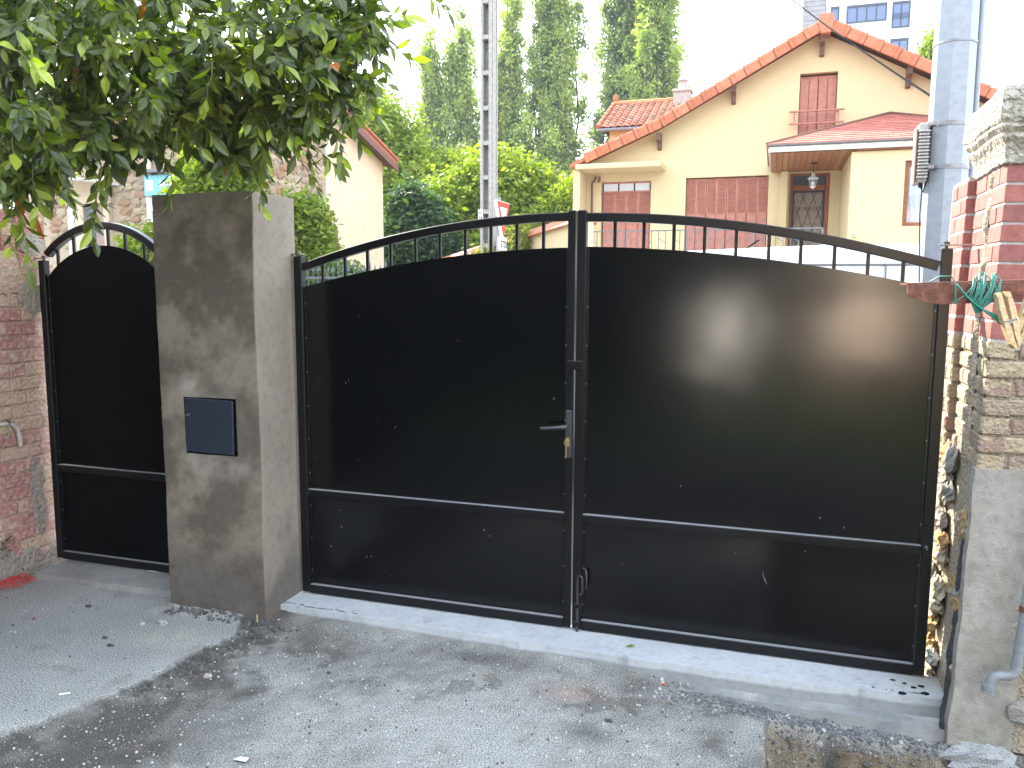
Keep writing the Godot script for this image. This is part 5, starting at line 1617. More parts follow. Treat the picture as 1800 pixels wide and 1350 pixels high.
	lh.lathe(Vector3(2.725, 3.08, -10.0), [Vector2(0.045, 0.03), Vector2(0.04, 0.015), Vector2(0.015, 0.0), Vector2(0.0, -0.02)], 6)
	part("cap", lh, M.white_wall, l)
	var lg := G.new(); lg.lathe(Vector3(2.725, 3.08, -10.0), [Vector2(0.043, 0.03), Vector2(0.066, 0.135)], 6)
	part("glass", lg, M.pane, l)
	var lb := G.new(); lb.lathe(Vector3(2.725, 3.11, -10.0), [Vector2(0.0, 0.0), Vector2(0.025, 0.02), Vector2(0.028, 0.05), Vector2(0.0, 0.08)], 8)
	part("bulb", lb, M.white_wall, l)
	var ob := G.new(); ob.box(Vector3(3.27, 2.30, -8.975), Vector3(0.045, 0.06, 0.04), 0.004)
	tag(part("wall_switch_box", ob, M.grey_box), "little grey box on the corner of the yellow house's front room", "box")

func thing_part(called: String, t: Node3D) -> Node3D:
	var o := Node3D.new()
	o.name = numbered(t, called)
	t.add_child(o, true)
	org[o] = org.get(t, Vector3.ZERO)
	return o

func build_tiled_house() -> void:
	var t := thing("tiled_house", "small house with an old brown-red tile roof behind the yellow house's eaves", "house", Vector3(-0.5, 0, -16))
	var w := G.new(); w.box(Vector3(0.6, 2.38, -15.6), Vector3(3.7, 5.0, 3.2))
	part("wall", w, M.yellow_wall, t)
	var win := G.new(); win.box(Vector3(-0.42, 4.72, -13.995), Vector3(0.3, 0.16, 0.02))
	part("window", win, M.dark_wood, t)
	var gt := G.new(); gt.tube([Vector3(-1.45, 4.83, -13.76), Vector3(2.6, 4.83, -13.76)], [0.04], 8)
	part("gutter", gt, M.zinc, t)
	var A := Vector3(-1.42, 4.86, -13.75)
	var B := Vector3(2.6, 4.86, -13.75)
	var C := Vector3(2.6, 5.70, -15.5)
	var D := Vector3(-1.42, 5.70, -15.5)
	var dk := G.new()
	dk.quad(A, B, C, D, Vector3(0, 1, 1)); dk.quad(D, C, C + Vector3(0, -0.84, -1.75), D + Vector3(0, -0.84, -1.75), Vector3(0, 1, -1))
	dk.tri(A, D, D + Vector3(0, -0.84, -1.75), Vector3.LEFT)
	var roof := part("roof", dk, M.dark_wood, t)
	# rows of curved tiles
	var up := (B - A).cross(D - A).normalized()
	if up.y < 0: up = -up
	for r in 11:
		var g := G.new()
		var f0 := r / 11.0
		var f1 := (r + 1.15) / 11.0
		for k in 26:
			g.col = Color(0.30, 0.10, 0.055).lerp(Color(0.48, 0.21, 0.13), rng.randf())
			if rng.randf() < 0.1: g.col = Color(0.2, 0.13, 0.08)
			var u := (k + 0.5) / 26.0
			var c0 := A.lerp(D, f0) + (B - A) * u + up * 0.03
			var c1 := A.lerp(D, minf(f1, 1.0)) + (B - A) * u + up * 0.01
			var hx := (B - A) * (0.46 / 26.0)
			g.quad(c0 - hx, c0 + up * 0.04, c1 + up * 0.04, c1 - hx, up - Vector3(0.4, 0, 0))
			g.quad(c0 + hx, c0 + up * 0.04, c1 + up * 0.04, c1 + hx, up + Vector3(0.4, 0, 0))
			g.tri(c0 - hx, c0 + up * 0.04, c0 + hx, A - D)
		stuff(part("tile_row", g, M.old_tile, roof))
	var rt := G.new()
	for k in 14:
		rt.col = Color(0.50, 0.2, 0.09).lerp(Color(0.55, 0.28, 0.12), rng.randf())
		var x := -1.45 + k * 0.3
		rt.tube([Vector3(x, 5.72, -15.5), Vector3(x + 0.32, 5.715, -15.5)], [0.075, 0.065], 8)
	for k in 7:
		var f := k / 7.0
		var p := A.lerp(D, f) + Vector3(-0.04, 0.04, 0)
		rt.col = Color(0.42, 0.14, 0.07)
		rt.tube([p, A.lerp(D, f + 1.1 / 7.0) + Vector3(-0.04, 0.03, 0)], [0.05, 0.042], 8)
	rt.blob(Vector3(-1.42, 5.82, -15.5), Vector3(0.06, 0.12, 0.06), fine, 0.2)
	stuff(part("ridge_tiles", rt, M.old_tile, roof))
	var cm := G.new()
	cm.box(Vector3(0.11, 5.6, -15.3), Vector3(0.36, 0.5, 0.36), 0.01); cm.box(Vector3(0.11, 5.85, -15.3), Vector3(0.42, 0.06, 0.42), 0.01)
	cm.lathe(Vector3(0.11, 5.88, -15.3), [Vector2(0.11, 0), Vector2(0.09, 0.16), Vector2(0.13, 0.2), Vector2(0.05, 0.3), Vector2(0.0, 0.31)], 8)
	part("chimney", cm, M.pole_concrete, t)

func build_stone_house() -> void:
	# gable end looks towards +X; half of it is bare stone, half is rendered
	var t := thing("stone_house", "house of bare stone and cream render with a brown eaves line, behind the laurel", "house", Vector3(-7, 0, -9))
	var z0 := -6.6
	var z1 := -10.83
	var zr := -8.80
	var ye := 3.92
	var yr := 4.54
	var g := G.new()
	g.prism(PackedVector2Array([Vector2(zr, -0.2), Vector2(z1, -0.2), Vector2(z1, ye), Vector2(zr, yr)]), Vector3(-5.0, 0, 0), Vector3(0, 0, 1), Vector3.UP, Vector3(-0.3, 0, 0))
	var wall := part("rendered_wall", g, M.cream_wall, t)
	var sw := G.new()
	sw.prism(PackedVector2Array([Vector2(z0, -0.2), Vector2(zr - 0.001, -0.2), Vector2(zr - 0.001, yr), Vector2(z0, ye)]), Vector3(-5.02, 0, 0), Vector3(0, 0, 1), Vector3.UP, Vector3(-0.28, 0, 0))
	sw.box(Vector3(-7.3, 1.9, z0 - 0.15), Vector3(4.0, 4.2, 0.26))
	sw.box(Vector3(-9.2, 1.9, -8.8), Vector3(0.2, 4.2, 4.0)); sw.box(Vector3(-7.2, 1.9, z1 + 0.1), Vector3(3.8, 4.2, 0.2))
	var stw := part("stone_wall", sw, M.stone_mortar, t)
	# stones, picked out one by one where they show
	var vs := []
	for i in 6:
		var b := G.new()
		b.blob(Vector3(i * 2.0, 0, 0), Vector3(0.105, 0.062, 0.03), fine, 0.5, 0.3, 6, 10)
		var mv := G.new()
		mv.v = b.v; mv.n = b.n; mv.c = b.c; mv.ix = b.ix
		for k in mv.v.size(): mv.v[k] -= Vector3(i * 2.0, 0, 0)
		vs.append(mv.mesh())
	var count := 0
	for r in 24:
		var z := zr + 0.1
		while z < -7.1:
			var s := rng.randf_range(0.75, 1.35)
			var y := 2.05 + r * 0.118 + rng.randf_range(-0.02, 0.02)
			if y < ye + (yr - ye) * (1 - absf(z - zr) / 2.1) - 0.05 and count < 170:
				var o := part("stone", vs[rng.randi() % 6], M.stone[rng.randi() % 4], stw, Vector3(-5.018, y, z + 0.1 * s))
				o.rotation = Vector3(rng.randf_range(-0.2, 0.2), PI / 2, 0); o.scale = Vector3(s, rng.randf_range(0.8, 1.15), 1)
				count += 1
			z += 0.2 * s + 0.015
	for r in 13:
		var x := -8.7
		while x < -6.2:
			var s := rng.randf_range(0.75, 1.35)
			var y := 2.2 + r * 0.118 + rng.randf_range(-0.02, 0.02)
			if not (x > -8.15 and x < -7.45 and y < 2.95) and count < 299:
				var o := part("stone", vs[rng.randi() % 6], M.stone[rng.randi() % 4], stw, Vector3(x + 0.1 * s, y, z0 - 0.012))
				o.rotation.z = rng.randf_range(-0.2, 0.2); o.scale = Vector3(s, rng.randf_range(0.8, 1.15), 1)
				count += 1
			x += 0.2 * s + 0.015
	var cr := G.new()
	cr.box(Vector3(-5.01, 1.9, zr + 0.02), Vector3(0.05, 4.2, 0.07), 0.005)
	cr.box(Vector3(-6.72, 1.9, z0 - 0.01), Vector3(0.11, 4.2, 0.06), 0.005); cr.box(Vector3(-8.22, 1.9, z0 + 0.0), Vector3(0.14, 4.2, 0.06), 0.005)
	part("corner_band", cr, M.off_white, t)
	# window slot in the render
	var ws := G.new(); ws.box(Vector3(-4.996, 2.3, -9.0), Vector3(0.02, 0.55, 0.16))
	part("slit_window", ws, M.dark_wood, wall)
	# door with an iron grille between cream jambs
	var dj := G.new()
	dj.box(Vector3(-8.04, 1.6, z0 + 0.01), Vector3(0.16, 3.2, 0.07)); dj.box(Vector3(-7.52, 1.6, z0 + 0.01), Vector3(0.10, 3.2, 0.07)); dj.box(Vector3(-7.77, 2.98, z0 + 0.012), Vector3(0.68, 0.36, 0.08))
	part("door_surround", dj, M.cream_wall, t)
	var dd := G.new(); dd.box(Vector3(-7.77, 1.4, z0 - 0.005), Vector3(0.40, 2.78, 0.03))
	var dr := part("door", dd, mat(lin(0.36, 0.24, 0.21), 0.6, M.soft, 1.0), t)
	var dg := G.new(); dg.box(Vector3(-7.85, 2.2, z0 + 0.014), Vector3(0.17, 1.15, 0.008))
	part("door_pane", dg, M.glass_dark, dr)
	var dgr := G.new()
	for k in 12:
		dgr.tube([Vector3(-7.93, 1.7 + k * 0.09, z0 + 0.022), Vector3(-7.85, 1.75 + k * 0.09, z0 + 0.024), Vector3(-7.77, 1.7 + k * 0.09, z0 + 0.022)], [0.008], 5)
	part("grille", dgr, M.rail_grey, dr)
	var cn := G.new()
	cn.box(Vector3(-7.8, 3.13, z0 + 0.32), Vector3(1.1, 0.03, 0.6), 0.005, Basis(Vector3.BACK, -0.12))
	part("door_canopy", cn, M.print_white, t)
	var sn := thing("wall_sign", "pale blue sign board with illegible white print on the stone house", "sign", Vector3(-6.45, 3.0, z0 + 0.05))
	var s1 := G.new(); s1.box(Vector3(-6.44, 3.03, z0 + 0.05), Vector3(0.64, 0.30, 0.03), 0.004)
	part("board", s1, M.sign_blue, sn)
	var s2 := G.new()
	s2.box(Vector3(-6.66, 3.03, z0 + 0.0665), Vector3(0.13, 0.16, 0.003))
	for k in 6: s2.box(Vector3(-6.46 + k * 0.062, 3.05, z0 + 0.0665), Vector3(0.04, 0.10 - 0.02 * (k % 2), 0.003))
	s2.box(Vector3(-6.3, 2.945, z0 + 0.0665), Vector3(0.28, 0.03, 0.003))
	part("print", s2, M.print_white, sn)
	var s3 := G.new(); s3.box(Vector3(-6.44, 3.23, z0 + 0.1), Vector3(0.78, 0.05, 0.12), 0.004)
	part("ledge", s3, M.rail_grey, sn)
	# roof with brown eaves boards along the verge
	var rf := G.new()
	for s in [[z0 + 0.24, ye - 0.075], [z1 - 0.24, ye - 0.075]]:
		var a := Vector2(s[0], s[1])
		var b := Vector2(zr, yr)
		rf.prism(PackedVector2Array([a, b, b + Vector2(0, 0.10), a + Vector2(0, 0.10)]), Vector3(-4.80, 0.02, 0), Vector3(0, 0, 1), Vector3.UP, Vector3(-4.8, 0, 0))
	var roof := part("roof", rf, mat(lin(0.40, 0.14, 0.085), 0.85, M.grit, 1.0), t)
	var vb := G.new()
	for s in [[z0 + 0.24, ye - 0.075], [z1 - 0.24, ye - 0.075]]:
		var a := Vector2(s[0], s[1])
		var b := Vector2(zr, yr)
		vb.prism(PackedVector2Array([a + Vector2(0, -0.10), b + Vector2(0, -0.10), b + Vector2(0, 0.015), a + Vector2(0, 0.015)]), Vector3(-4.78, 0.0, 0), Vector3(0, 0, 1), Vector3.UP, Vector3(-0.028, 0, 0))
		vb.prism(PackedVector2Array([a + Vector2(0, -0.03), b + Vector2(0, -0.03), b, a]), Vector3(-4.81, 0.0, 0), Vector3(0, 0, 1), Vector3.UP, Vector3(-0.185, 0, 0))
	part("verge_board", vb, M.dark_wood, roof)
	for k in 20:
		var f := (k + 0.5) / 20.0
		var p := Vector2(z1 - 0.24, ye + 0.025).lerp(Vector2(zr, yr + 0.1), f)
		var g2 := G.new()
		g2.box(Vector3(-4.84, p.y + 0.03, p.x), Vector3(0.14, 0.05, 0.118), 0.008, Basis(Vector3.RIGHT, -atan2(yr - ye + 0.075, zr - z1 + 0.24)))
		part("verge_tile", g2, M.verge[2], roof)
	var cm := G.new()
	cm.box(Vector3(-5.6, 5.6, -9.9), Vector3(0.42, 2.4, 0.5), 0.01); cm.box(Vector3(-5.6, 6.8, -9.9), Vector3(0.5, 0.1, 0.58), 0.01)
	for z in [-9.75, -9.95]: cm.box(Vector3(-5.385, 5.6, z), Vector3(0.02, 2.3, 0.05))
	part("chimney", cm, M.white_wall, roof)

func build_tower() -> void:
	var t := thing("apartment_tower", "tall white apartment block with blue-tinted windows beyond the yellow house", "building", Vector3(10, 0, -76))
	var z := -70.0
	var g := G.new()
	g.box(Vector3(11.0, 18.0, z - 6), Vector3(11.6, 36.4, 12.0))
	part("wall", g, M.white_wall, t)
	var cl := G.new(); cl.box(Vector3(4.24, 18.0, z - 3.0), Vector3(1.72, 36.4, 7.0))
	var clad := part("clad_wing", cl, M.clad, t)
	for k in 46:
		var p := G.new(); p.box(Vector3(4.24, 18.6 + k * 0.36, z + 0.52), Vector3(1.70, 0.335, 0.05), 0.01)
		part("cladding_panel", p, M.clad, clad)
	var pl := G.new(); pl.box(Vector3(5.3, 18.0, z + 0.2), Vector3(0.32, 36.4, 0.5)); pl.box(Vector3(6.56, 18.0, z + 0.12), Vector3(0.2, 36.4, 0.3)); pl.box(Vector3(9.78, 18.0, z + 0.1), Vector3(0.12, 36.4, 0.22)); pl.box(Vector3(11.9, 18.0, z + 0.1), Vector3(0.12, 36.4, 0.22))
	part("pier", pl, M.white_wall, t)
	var win := func(x0: float, x1: float, y0: float, y1: float, n: int, rail: bool):
		var f := G.new()
		var fw := 0.09
		f.box(Vector3((x0 + x1) * 0.5, y1 - fw, z + 0.03), Vector3(x1 - x0, fw * 2, 0.1)); f.box(Vector3((x0 + x1) * 0.5, y0 + fw * 0.5, z + 0.03), Vector3(x1 - x0, fw, 0.1))
		for k in n + 1:
			f.box(Vector3(lerpf(x0 + fw * 0.5, x1 - fw * 0.5, float(k) / n), (y0 + y1) * 0.5, z + 0.032), Vector3(fw, y1 - y0 - 0.01, 0.095))
		if rail:
			for k in 3: f.box(Vector3((x0 + x1) * 0.5, y0 + 0.75 + k * 0.16, z + 0.14), Vector3(x1 - x0, 0.04, 0.03))
		var o := part("window", f, M.frame_dark, t)
		for k in n:
			var w := (x1 - x0 - fw) / n
			var p := G.new(); p.box(Vector3(x0 + fw * 0.5 + w * (k + 0.5), (y0 + y1) * 0.5, z + 0.008), Vector3(w - fw, y1 - y0 - 0.1, 0.02))
			part("pane", p, M.glass_blue, o)
	for s in range(-4, 4):
		var dy := s * 2.83
		win.call(5.55, 6.18, 22.85 + dy, 24.15 + dy, 1, false)
		win.call(6.75, 9.72, 22.75 + dy, 24.12 + dy, 4, false)
		win.call(10.12, 11.42, 22.1 + dy, 24.1 + dy, 2, true)

func build_walls_and_fences() -> void:
	var a := Vector3(0.25, 0, -5.3)
	var b := Vector3(-3.25, 0, -8.9)
	var ya := 2.36
	var yb := 1.93
	var t := thing("garden_wall", "low cream garden wall with a sloping orange tile coping behind the concrete pole", "wall", a)
	var d := (b - a).normalized()
	var L := a.distance_to(b)
	var s := d.cross(Vector3.UP).normalized()
	var g := G.new()
	g.prism(PackedVector2Array([Vector2(0, -0.2), Vector2(L, -0.2), Vector2(L, yb - 0.06), Vector2(0, ya - 0.06)]), a - s * 0.1, d, Vector3.UP, s * 0.2)
	part("wall", g, M.yellow_wall, t)
	for k in 18:
		var f0 := k / 18.0
		var f1 := (k + 1) / 18.0
		var p := a.lerp(b, f0) + Vector3.UP * lerpf(ya, yb, f0)
		var q := a.lerp(b, f1) + Vector3.UP * lerpf(ya, yb, f1)
		for sg in [-1.0, 1.0]:
			var c := G.new()
			var x := (q - p).normalized()
			var o: Vector3 = s * sg
			var y := (Vector3.UP * 0.8 + o * 0.6).normalized()
			var zz := x.cross(y).normalized()
			y = zz.cross(x)
			c.box((p + q) * 0.5 + o * 0.075 - Vector3.UP * 0.05, Vector3(p.distance_to(q) - 0.008, 0.022, 0.19), 0.005, Basis(x, y, zz))
			part("coping_tile", c, M.verge[rng.randi() % 3], t)
	# spiked iron fence behind the hinge side of the left leaf
	var f := thing("iron_fence", "blue-grey iron fence with spear points in front of a green shrub", "fence", Vector3(-3.5, 0, -6.1))
	var p0 := Vector3(-4.5, 0, -6.25)
	var p1 := Vector3(-2.5, 0, -5.95)
	for y in [1.67, 0.5]:
		var r := G.new(); r.bar(p0 + Vector3(0, y, 0), p1 + Vector3(0, y, 0), 0.012, 0.03)
		part("rail", r, M.iron, f)
	for k in 25:
		var q := p0.lerp(p1, k / 24.0)
		var b2 := G.new()
		var hgt := 1.74 if k % 3 else 1.80
		b2.tube([q + Vector3(0, -0.1, 0), q + Vector3(0, hgt, 0)], [0.008], 6)
		b2.lathe(q + Vector3(0, hgt - 0.01, 0), [Vector2(0.008, 0), Vector2(0.02, 0.03), Vector2(0.0, 0.11)], 6)
		part("picket", b2, M.iron, f)


# ---------- plants ----------
func clump_mesh(count: int, spread: float, l: float, w: float, sd: int) -> ArrayMesh:
	# a handful of small leaves round a point
	var r := RandomNumberGenerator.new()
	r.seed = sd
	var g := G.new()
	for i in count:
		var p := Vector3(r.randfn(), r.randfn(), r.randfn()) * spread * 0.5
		var d := Vector3(r.randf_range(-1, 1), r.randf_range(-0.9, 0.6), r.randf_range(-1, 1)).normalized()
		var s := d.cross(Vector3(r.randf_range(-1, 1), 1, r.randf_range(-1, 1))).normalized()
		var k := r.randf_range(0.7, 1.2)
		var v := r.randf_range(0.8, 1.15)
		g.col = Color(v, v, v * r.randf_range(0.8, 1.0))
		var up := s.cross(d)
		var m := p + d * l * k * 0.5 + up * w * 0.12
		g.tri(p, m + s * w * 0.5 * k, p + d * l * k, up)
		g.tri(p, p + d * l * k, m - s * w * 0.5 * k, up)
	return g.mesh()

func trunk_of(t: Node3D, base: Vector3, top: Vector3, r0: float, r1: float) -> void:
	var g := G.new()
	var pts := []
	var rad := []
	for i in 7:
		var f := i / 6.0
		pts.append(base.lerp(top, f) + Vector3(fn.get_noise_1d(f * 90 + base.x * 31), 0, fn.get_noise_1d(f * 80 + base.z * 17)) * r0 * 1.2)
		rad.append(lerpf(r0, r1, f))
	g.tube(pts, rad, 9)
	part("trunk", g, M.bark, t)

func poplar(at: Vector3, h: float, r: float, label: String, dark: Color, light: Color, clump: ArrayMesh, dens: float) -> void:
	var t := thing("poplar_tree", label, "tree", at, "poplars beyond the street")
	trunk_of(t, at, at + Vector3(0, h * 0.95, 0), h * 0.016, 0.03)
	var br := G.new()
	var spots := []
	var tints := []
	# several upright leaders, each carrying separate tufts of leaves with sky between them
	var leaders := int(9 * dens)
	for i in leaders + 1:
		var a := TAU * i / leaders + rng.randf_range(-0.4, 0.4)
		var out := 0.0 if i == leaders else r * rng.randf_range(0.25, 0.75)
		var y0 := h * rng.randf_range(0.05, 0.3)
		var y1 := h * (rng.randf_range(0.72, 0.97) if i < leaders else 1.0)
		var p0 := at + Vector3(0, y0, 0)
		var p2 := at + Vector3(cos(a) * out * 0.55, y1, sin(a) * out * 0.55)
		var p1 := at + Vector3(cos(a) * out, lerpf(y0, y1, 0.4), sin(a) * out)
		br.tube([p0, p0.lerp(p1, 0.5) + Vector3(cos(a), 0, sin(a)) * out * 0.2, p1, p1.lerp(p2, 0.5), p2], [0.10, 0.08, 0.06, 0.035, 0.01], 5, false)
		var n := int((y1 - y0) * 2.25)
		for k in n:
			var f := (k + rng.randf()) / n
			var c := p0.lerp(p1, f / 0.4) if f < 0.4 else p1.lerp(p2, (f - 0.4) / 0.6)
			var reach := r * lerpf(0.62, 0.10, pow(f, 1.5)) * smoothstep(-0.1, 0.2, f)
			var b := rng.randf() * TAU
			c += Vector3(cos(b), 0.5, sin(b)) * reach * rng.randf_range(0.2, 1.2)
			if rng.randf() < 0.12: continue
			var tone := rng.randf()
			var size := rng.randf_range(0.4, 1.0) * (0.20 + 0.10 * r)
			for q in int(19 * size / 0.4):
				var o := Vector3(rng.randfn() * 0.5, rng.randfn() * 0.95, rng.randfn() * 0.5) * size
				var sc := rng.randf_range(0.75, 1.25)
				spots.append(Transform3D(Basis.from_euler(Vector3(rng.randf() * TAU, rng.randf() * TAU, 0)).scaled(Vector3.ONE * sc), c + o))
				tints.append(dark.lerp(light, clampf(0.85 * tone + 0.3 * rng.randf(), 0, 1)))
	stuff(part("branches", br, M.bark, t))
	scatter("crown", clump, M.poplar, spots, tints, t)

func leafy(t: Node3D, balls: Array, n: int, clump: ArrayMesh, dark: Color, light: Color, shell := 0.6, m: Material = null) -> void:
	# balls: [centre, radii]; clumps sit mostly in the outer part of each
	var spots := []
	var tints := []
	var vol := 0.0
	for b in balls: vol += b[1].x * b[1].y + b[1].y * b[1].z
	for b in balls:
		var cnt := int(n * (b[1].x * b[1].y + b[1].y * b[1].z) / vol)
		var tone := rng.randf()
		for i in cnt:
			var d := Vector3(rng.randfn(), rng.randfn(), rng.randfn()).normalized()
			var lump := 1.0 + 0.35 * fn.get_noise_3dv((b[0] + d * b[1]) * 55.0)
			var p: Vector3 = b[0] + d * b[1] * lump * pow(rng.randf(), 1.0 - shell)
			var s := rng.randf_range(0.7, 1.3)
			spots.append(Transform3D(Basis.from_euler(Vector3(rng.randf_range(-0.8, 0.8), rng.randf() * TAU, rng.randf_range(-0.8, 0.8))).scaled(Vector3.ONE * s), p))
			tints.append(dark.lerp(light, clampf(0.4 * tone + 0.65 * rng.randf(), 0, 1)))
	scatter("crown", clump, m if m else M.foliage, spots, tints, t)

func shrub(called: String, label: String, cat: String, base: Vector3, balls: Array, n: int, clump: ArrayMesh, dark: Color, light: Color, group := "", m: Material = null) -> Node3D:
	var t := thing(called, label, cat, base, group)
	var c0: Vector3 = balls[0][0]
	trunk_of(t, base, Vector3(lerpf(base.x, c0.x, 0.7), c0.y, lerpf(base.z, c0.z, 0.7)), 0.09, 0.03)
	var br := G.new()
	for b in balls:
		br.tube([Vector3(base.x, minf(base.y + 1.0, b[0].y - 0.1), base.z), b[0].lerp(base, 0.35) + Vector3(0, 0.3, 0), b[0]], [0.05, 0.035, 0.012], 5, false)
	stuff(part("branches", br, M.bark, t))
	leafy(t, balls, n, clump, dark, light, 0.6, m)
	return t

func build_trees() -> void:
	var pc := clump_mesh(12, 0.26, 0.17, 0.15, 5)
	var gd := Color(0.16, 0.225, 0.07)
	var gl := Color(0.60, 0.66, 0.22)
	var bd := Color(0.15, 0.21, 0.10)
	var bl := Color(0.38, 0.45, 0.21)
	var rows := [
		[Vector3(-18.9, 0, -45), 17.4, 1.3, "slim poplar at the left end of the row, with a ragged split top", gd, gl, 0.9],
		[Vector3(-17.1, 0, -45.6), 18.2, 1.6, "twin-topped poplar just left of the concrete pole, the taller of the pair", gd, gl, 1.1],
		[Vector3(-15.7, 0, -47.5), 15.0, 1.3, "short poplar partly behind the concrete pole", gd, gl, 0.8],
		[Vector3(-13.8, 0, -45), 20.6, 1.5, "poplar standing right beside the concrete pole", gd, gl, 1.0],
		[Vector3(-10.9, 0, -45), 24.0, 2.2, "widest poplar, alone in the sky between the pole and the tiled roof", gd, gl, 1.35],
		[Vector3(-7.0, 0, -46.5), 25.0, 2.0, "tall dark poplar just left of the brightest poplar, above the tiled roof", bd, bl, 1.2],
		[Vector3(-4.9, 0, -44.5), 23.0, 2.2, "bright green poplar rising over the tiled roof's chimney", gd, Color(0.55, 0.62, 0.19), 1.4],
		[Vector3(-20.9, 0, -50), 15.4, 1.5, "low bluish poplar behind the chimney of the stone house", bd, bl, 1.0]]
	for k in rows:
		poplar(k[0], k[1], k[2], k[3], k[4], k[5], pc, k[6])
	var bc := clump_mesh(11, 0.30, 0.15, 0.085, 8)
	var fc := clump_mesh(12, 0.22, 0.09, 0.05, 9)
	var V := func(x, y, z): return Vector3(x, y, z)
	var yd := Color(0.17, 0.24, 0.03)
	var yl := Color(0.40, 0.47, 0.07)
	shrub("garden_tree", "broad bright green garden tree behind the concrete pole", "tree", Vector3(-4.2, 0, -14.5),
		[[V.call(-3.9, 3.4, -14.5), Vector3(1.3, 1.25, 1.1)], [V.call(-5.0, 3.2, -14.3), Vector3(0.9, 0.9, 0.9)], [V.call(-3.0, 3.2, -14.2), Vector3(0.9, 0.85, 0.9)], [V.call(-4.2, 2.0, -13.8), Vector3(1.7, 1.0, 1.0)], [V.call(-2.3, 2.4, -14.0), Vector3(0.7, 0.9, 0.8)]], 4600, bc, yd, yl)
	shrub("garden_tree", "rounded bright green shrub tree against the yellow house's side", "tree", Vector3(-1.9, 0, -13.4),
		[[V.call(-1.75, 3.1, -13.4), Vector3(0.6, 0.75, 0.6)], [V.call(-1.55, 2.3, -13.2), Vector3(0.7, 0.9, 0.7)], [V.call(-2.3, 2.6, -13.3), Vector3(0.6, 0.8, 0.6)]], 2000, fc, yd, yl)
	shrub("garden_tree", "yellow-green tree rising behind the stone house's right eave", "tree", Vector3(-8.6, 0, -18.5),
		[[V.call(-8.9, 5.4, -18.5), Vector3(1.4, 1.7, 1.2)], [V.call(-8.1, 4.2, -18.3), Vector3(1.3, 1.2, 1.1)], [V.call(-7.4, 3.0, -18.0), Vector3(1.3, 1.3, 1.1)], [V.call(-9.9, 6.0, -18.8), Vector3(1.2, 1.5, 1.2)], [V.call(-6.9, 4.4, -19), Vector3(0.9, 1.1, 0.9)]], 5200, bc, yd, yl)
	shrub("garden_tree", "dark blue-green shrub beside the cream gable, the darkest of the garden trees", "tree", Vector3(-5.4, 0, -12.9),
		[[V.call(-5.35, 2.95, -12.9), Vector3(0.62, 0.75, 0.6)], [V.call(-5.0, 2.2, -12.7), Vector3(0.8, 0.9, 0.7)], [V.call(-5.6, 1.9, -12.6), Vector3(0.7, 0.8, 0.6)]], 2300, bc, Color(0.03, 0.07, 0.035), Color(0.09, 0.16, 0.07))
	shrub("climbing_shrub", "loose yellow-green shrub growing up behind the cement pillar's corner", "shrub", Vector3(-4.3, 0, -6.9),
		[[V.call(-4.25, 2.45, -6.9), Vector3(0.30, 0.36, 0.28)], [V.call(-4.2, 2.05, -6.9), Vector3(0.34, 0.34, 0.3)], [V.call(-4.2, 1.7, -6.8), Vector3(0.38, 0.34, 0.3)]], 1100, fc, yd, yl)
	shrub("fence_shrub", "low clipped green shrub behind the spiked iron fence", "shrub", Vector3(-3.3, 0, -6.9),
		[[V.call(-3.75, 1.40, -6.8), Vector3(0.5, 0.42, 0.35)], [V.call(-3.35, 1.35, -6.7), Vector3(0.4, 0.4, 0.3)]], 1200, fc, Color(0.09, 0.15, 0.03), Color(0.2, 0.29, 0.06))
	shrub("lane_shrub", "yellow-green bush glimpsed between the side gate's bars and the cement pillar", "shrub", Vector3(-6.0, 0, -5.7),
		[[V.call(-6.0, 1.9, -5.7), Vector3(0.34, 0.4, 0.3)], [V.call(-5.1, 2.6, -5.7), Vector3(0.34, 0.5, 0.35)], [V.call(-4.8, 3.1, -5.9), Vector3(0.45, 0.5, 0.4)]], 1500, fc, yd, yl)
	shrub("flowering_plant", "tall yellow-flowered plant in front of the garden wall's coping", "plant", Vector3(-0.75, 0, -6.0),
		[[V.call(-0.75, 2.15, -6.0), Vector3(0.16, 0.28, 0.14)], [V.call(-1.1, 1.85, -6.1), Vector3(0.3, 0.22, 0.15)], [V.call(-1.5, 1.75, -6.3), Vector3(0.25, 0.2, 0.15)]], 420, clump_mesh(8, 0.14, 0.06, 0.03, 12), Color(0.12, 0.17, 0.04), Color(0.42, 0.40, 0.12))
	shrub("street_tree", "green tree top between the apartment block and the galvanised post", "tree", Vector3(7.0, 0, -28),
		[[V.call(6.75, 8.7, -28), Vector3(0.45, 0.6, 0.6)], [V.call(7.1, 9.4, -28), Vector3(0.4, 0.85, 0.6)], [V.call(7.2, 7.4, -28), Vector3(0.8, 1.2, 0.9)]], 1100, clump_mesh(12, 0.34, 0.17, 0.12, 15), gd, yl)

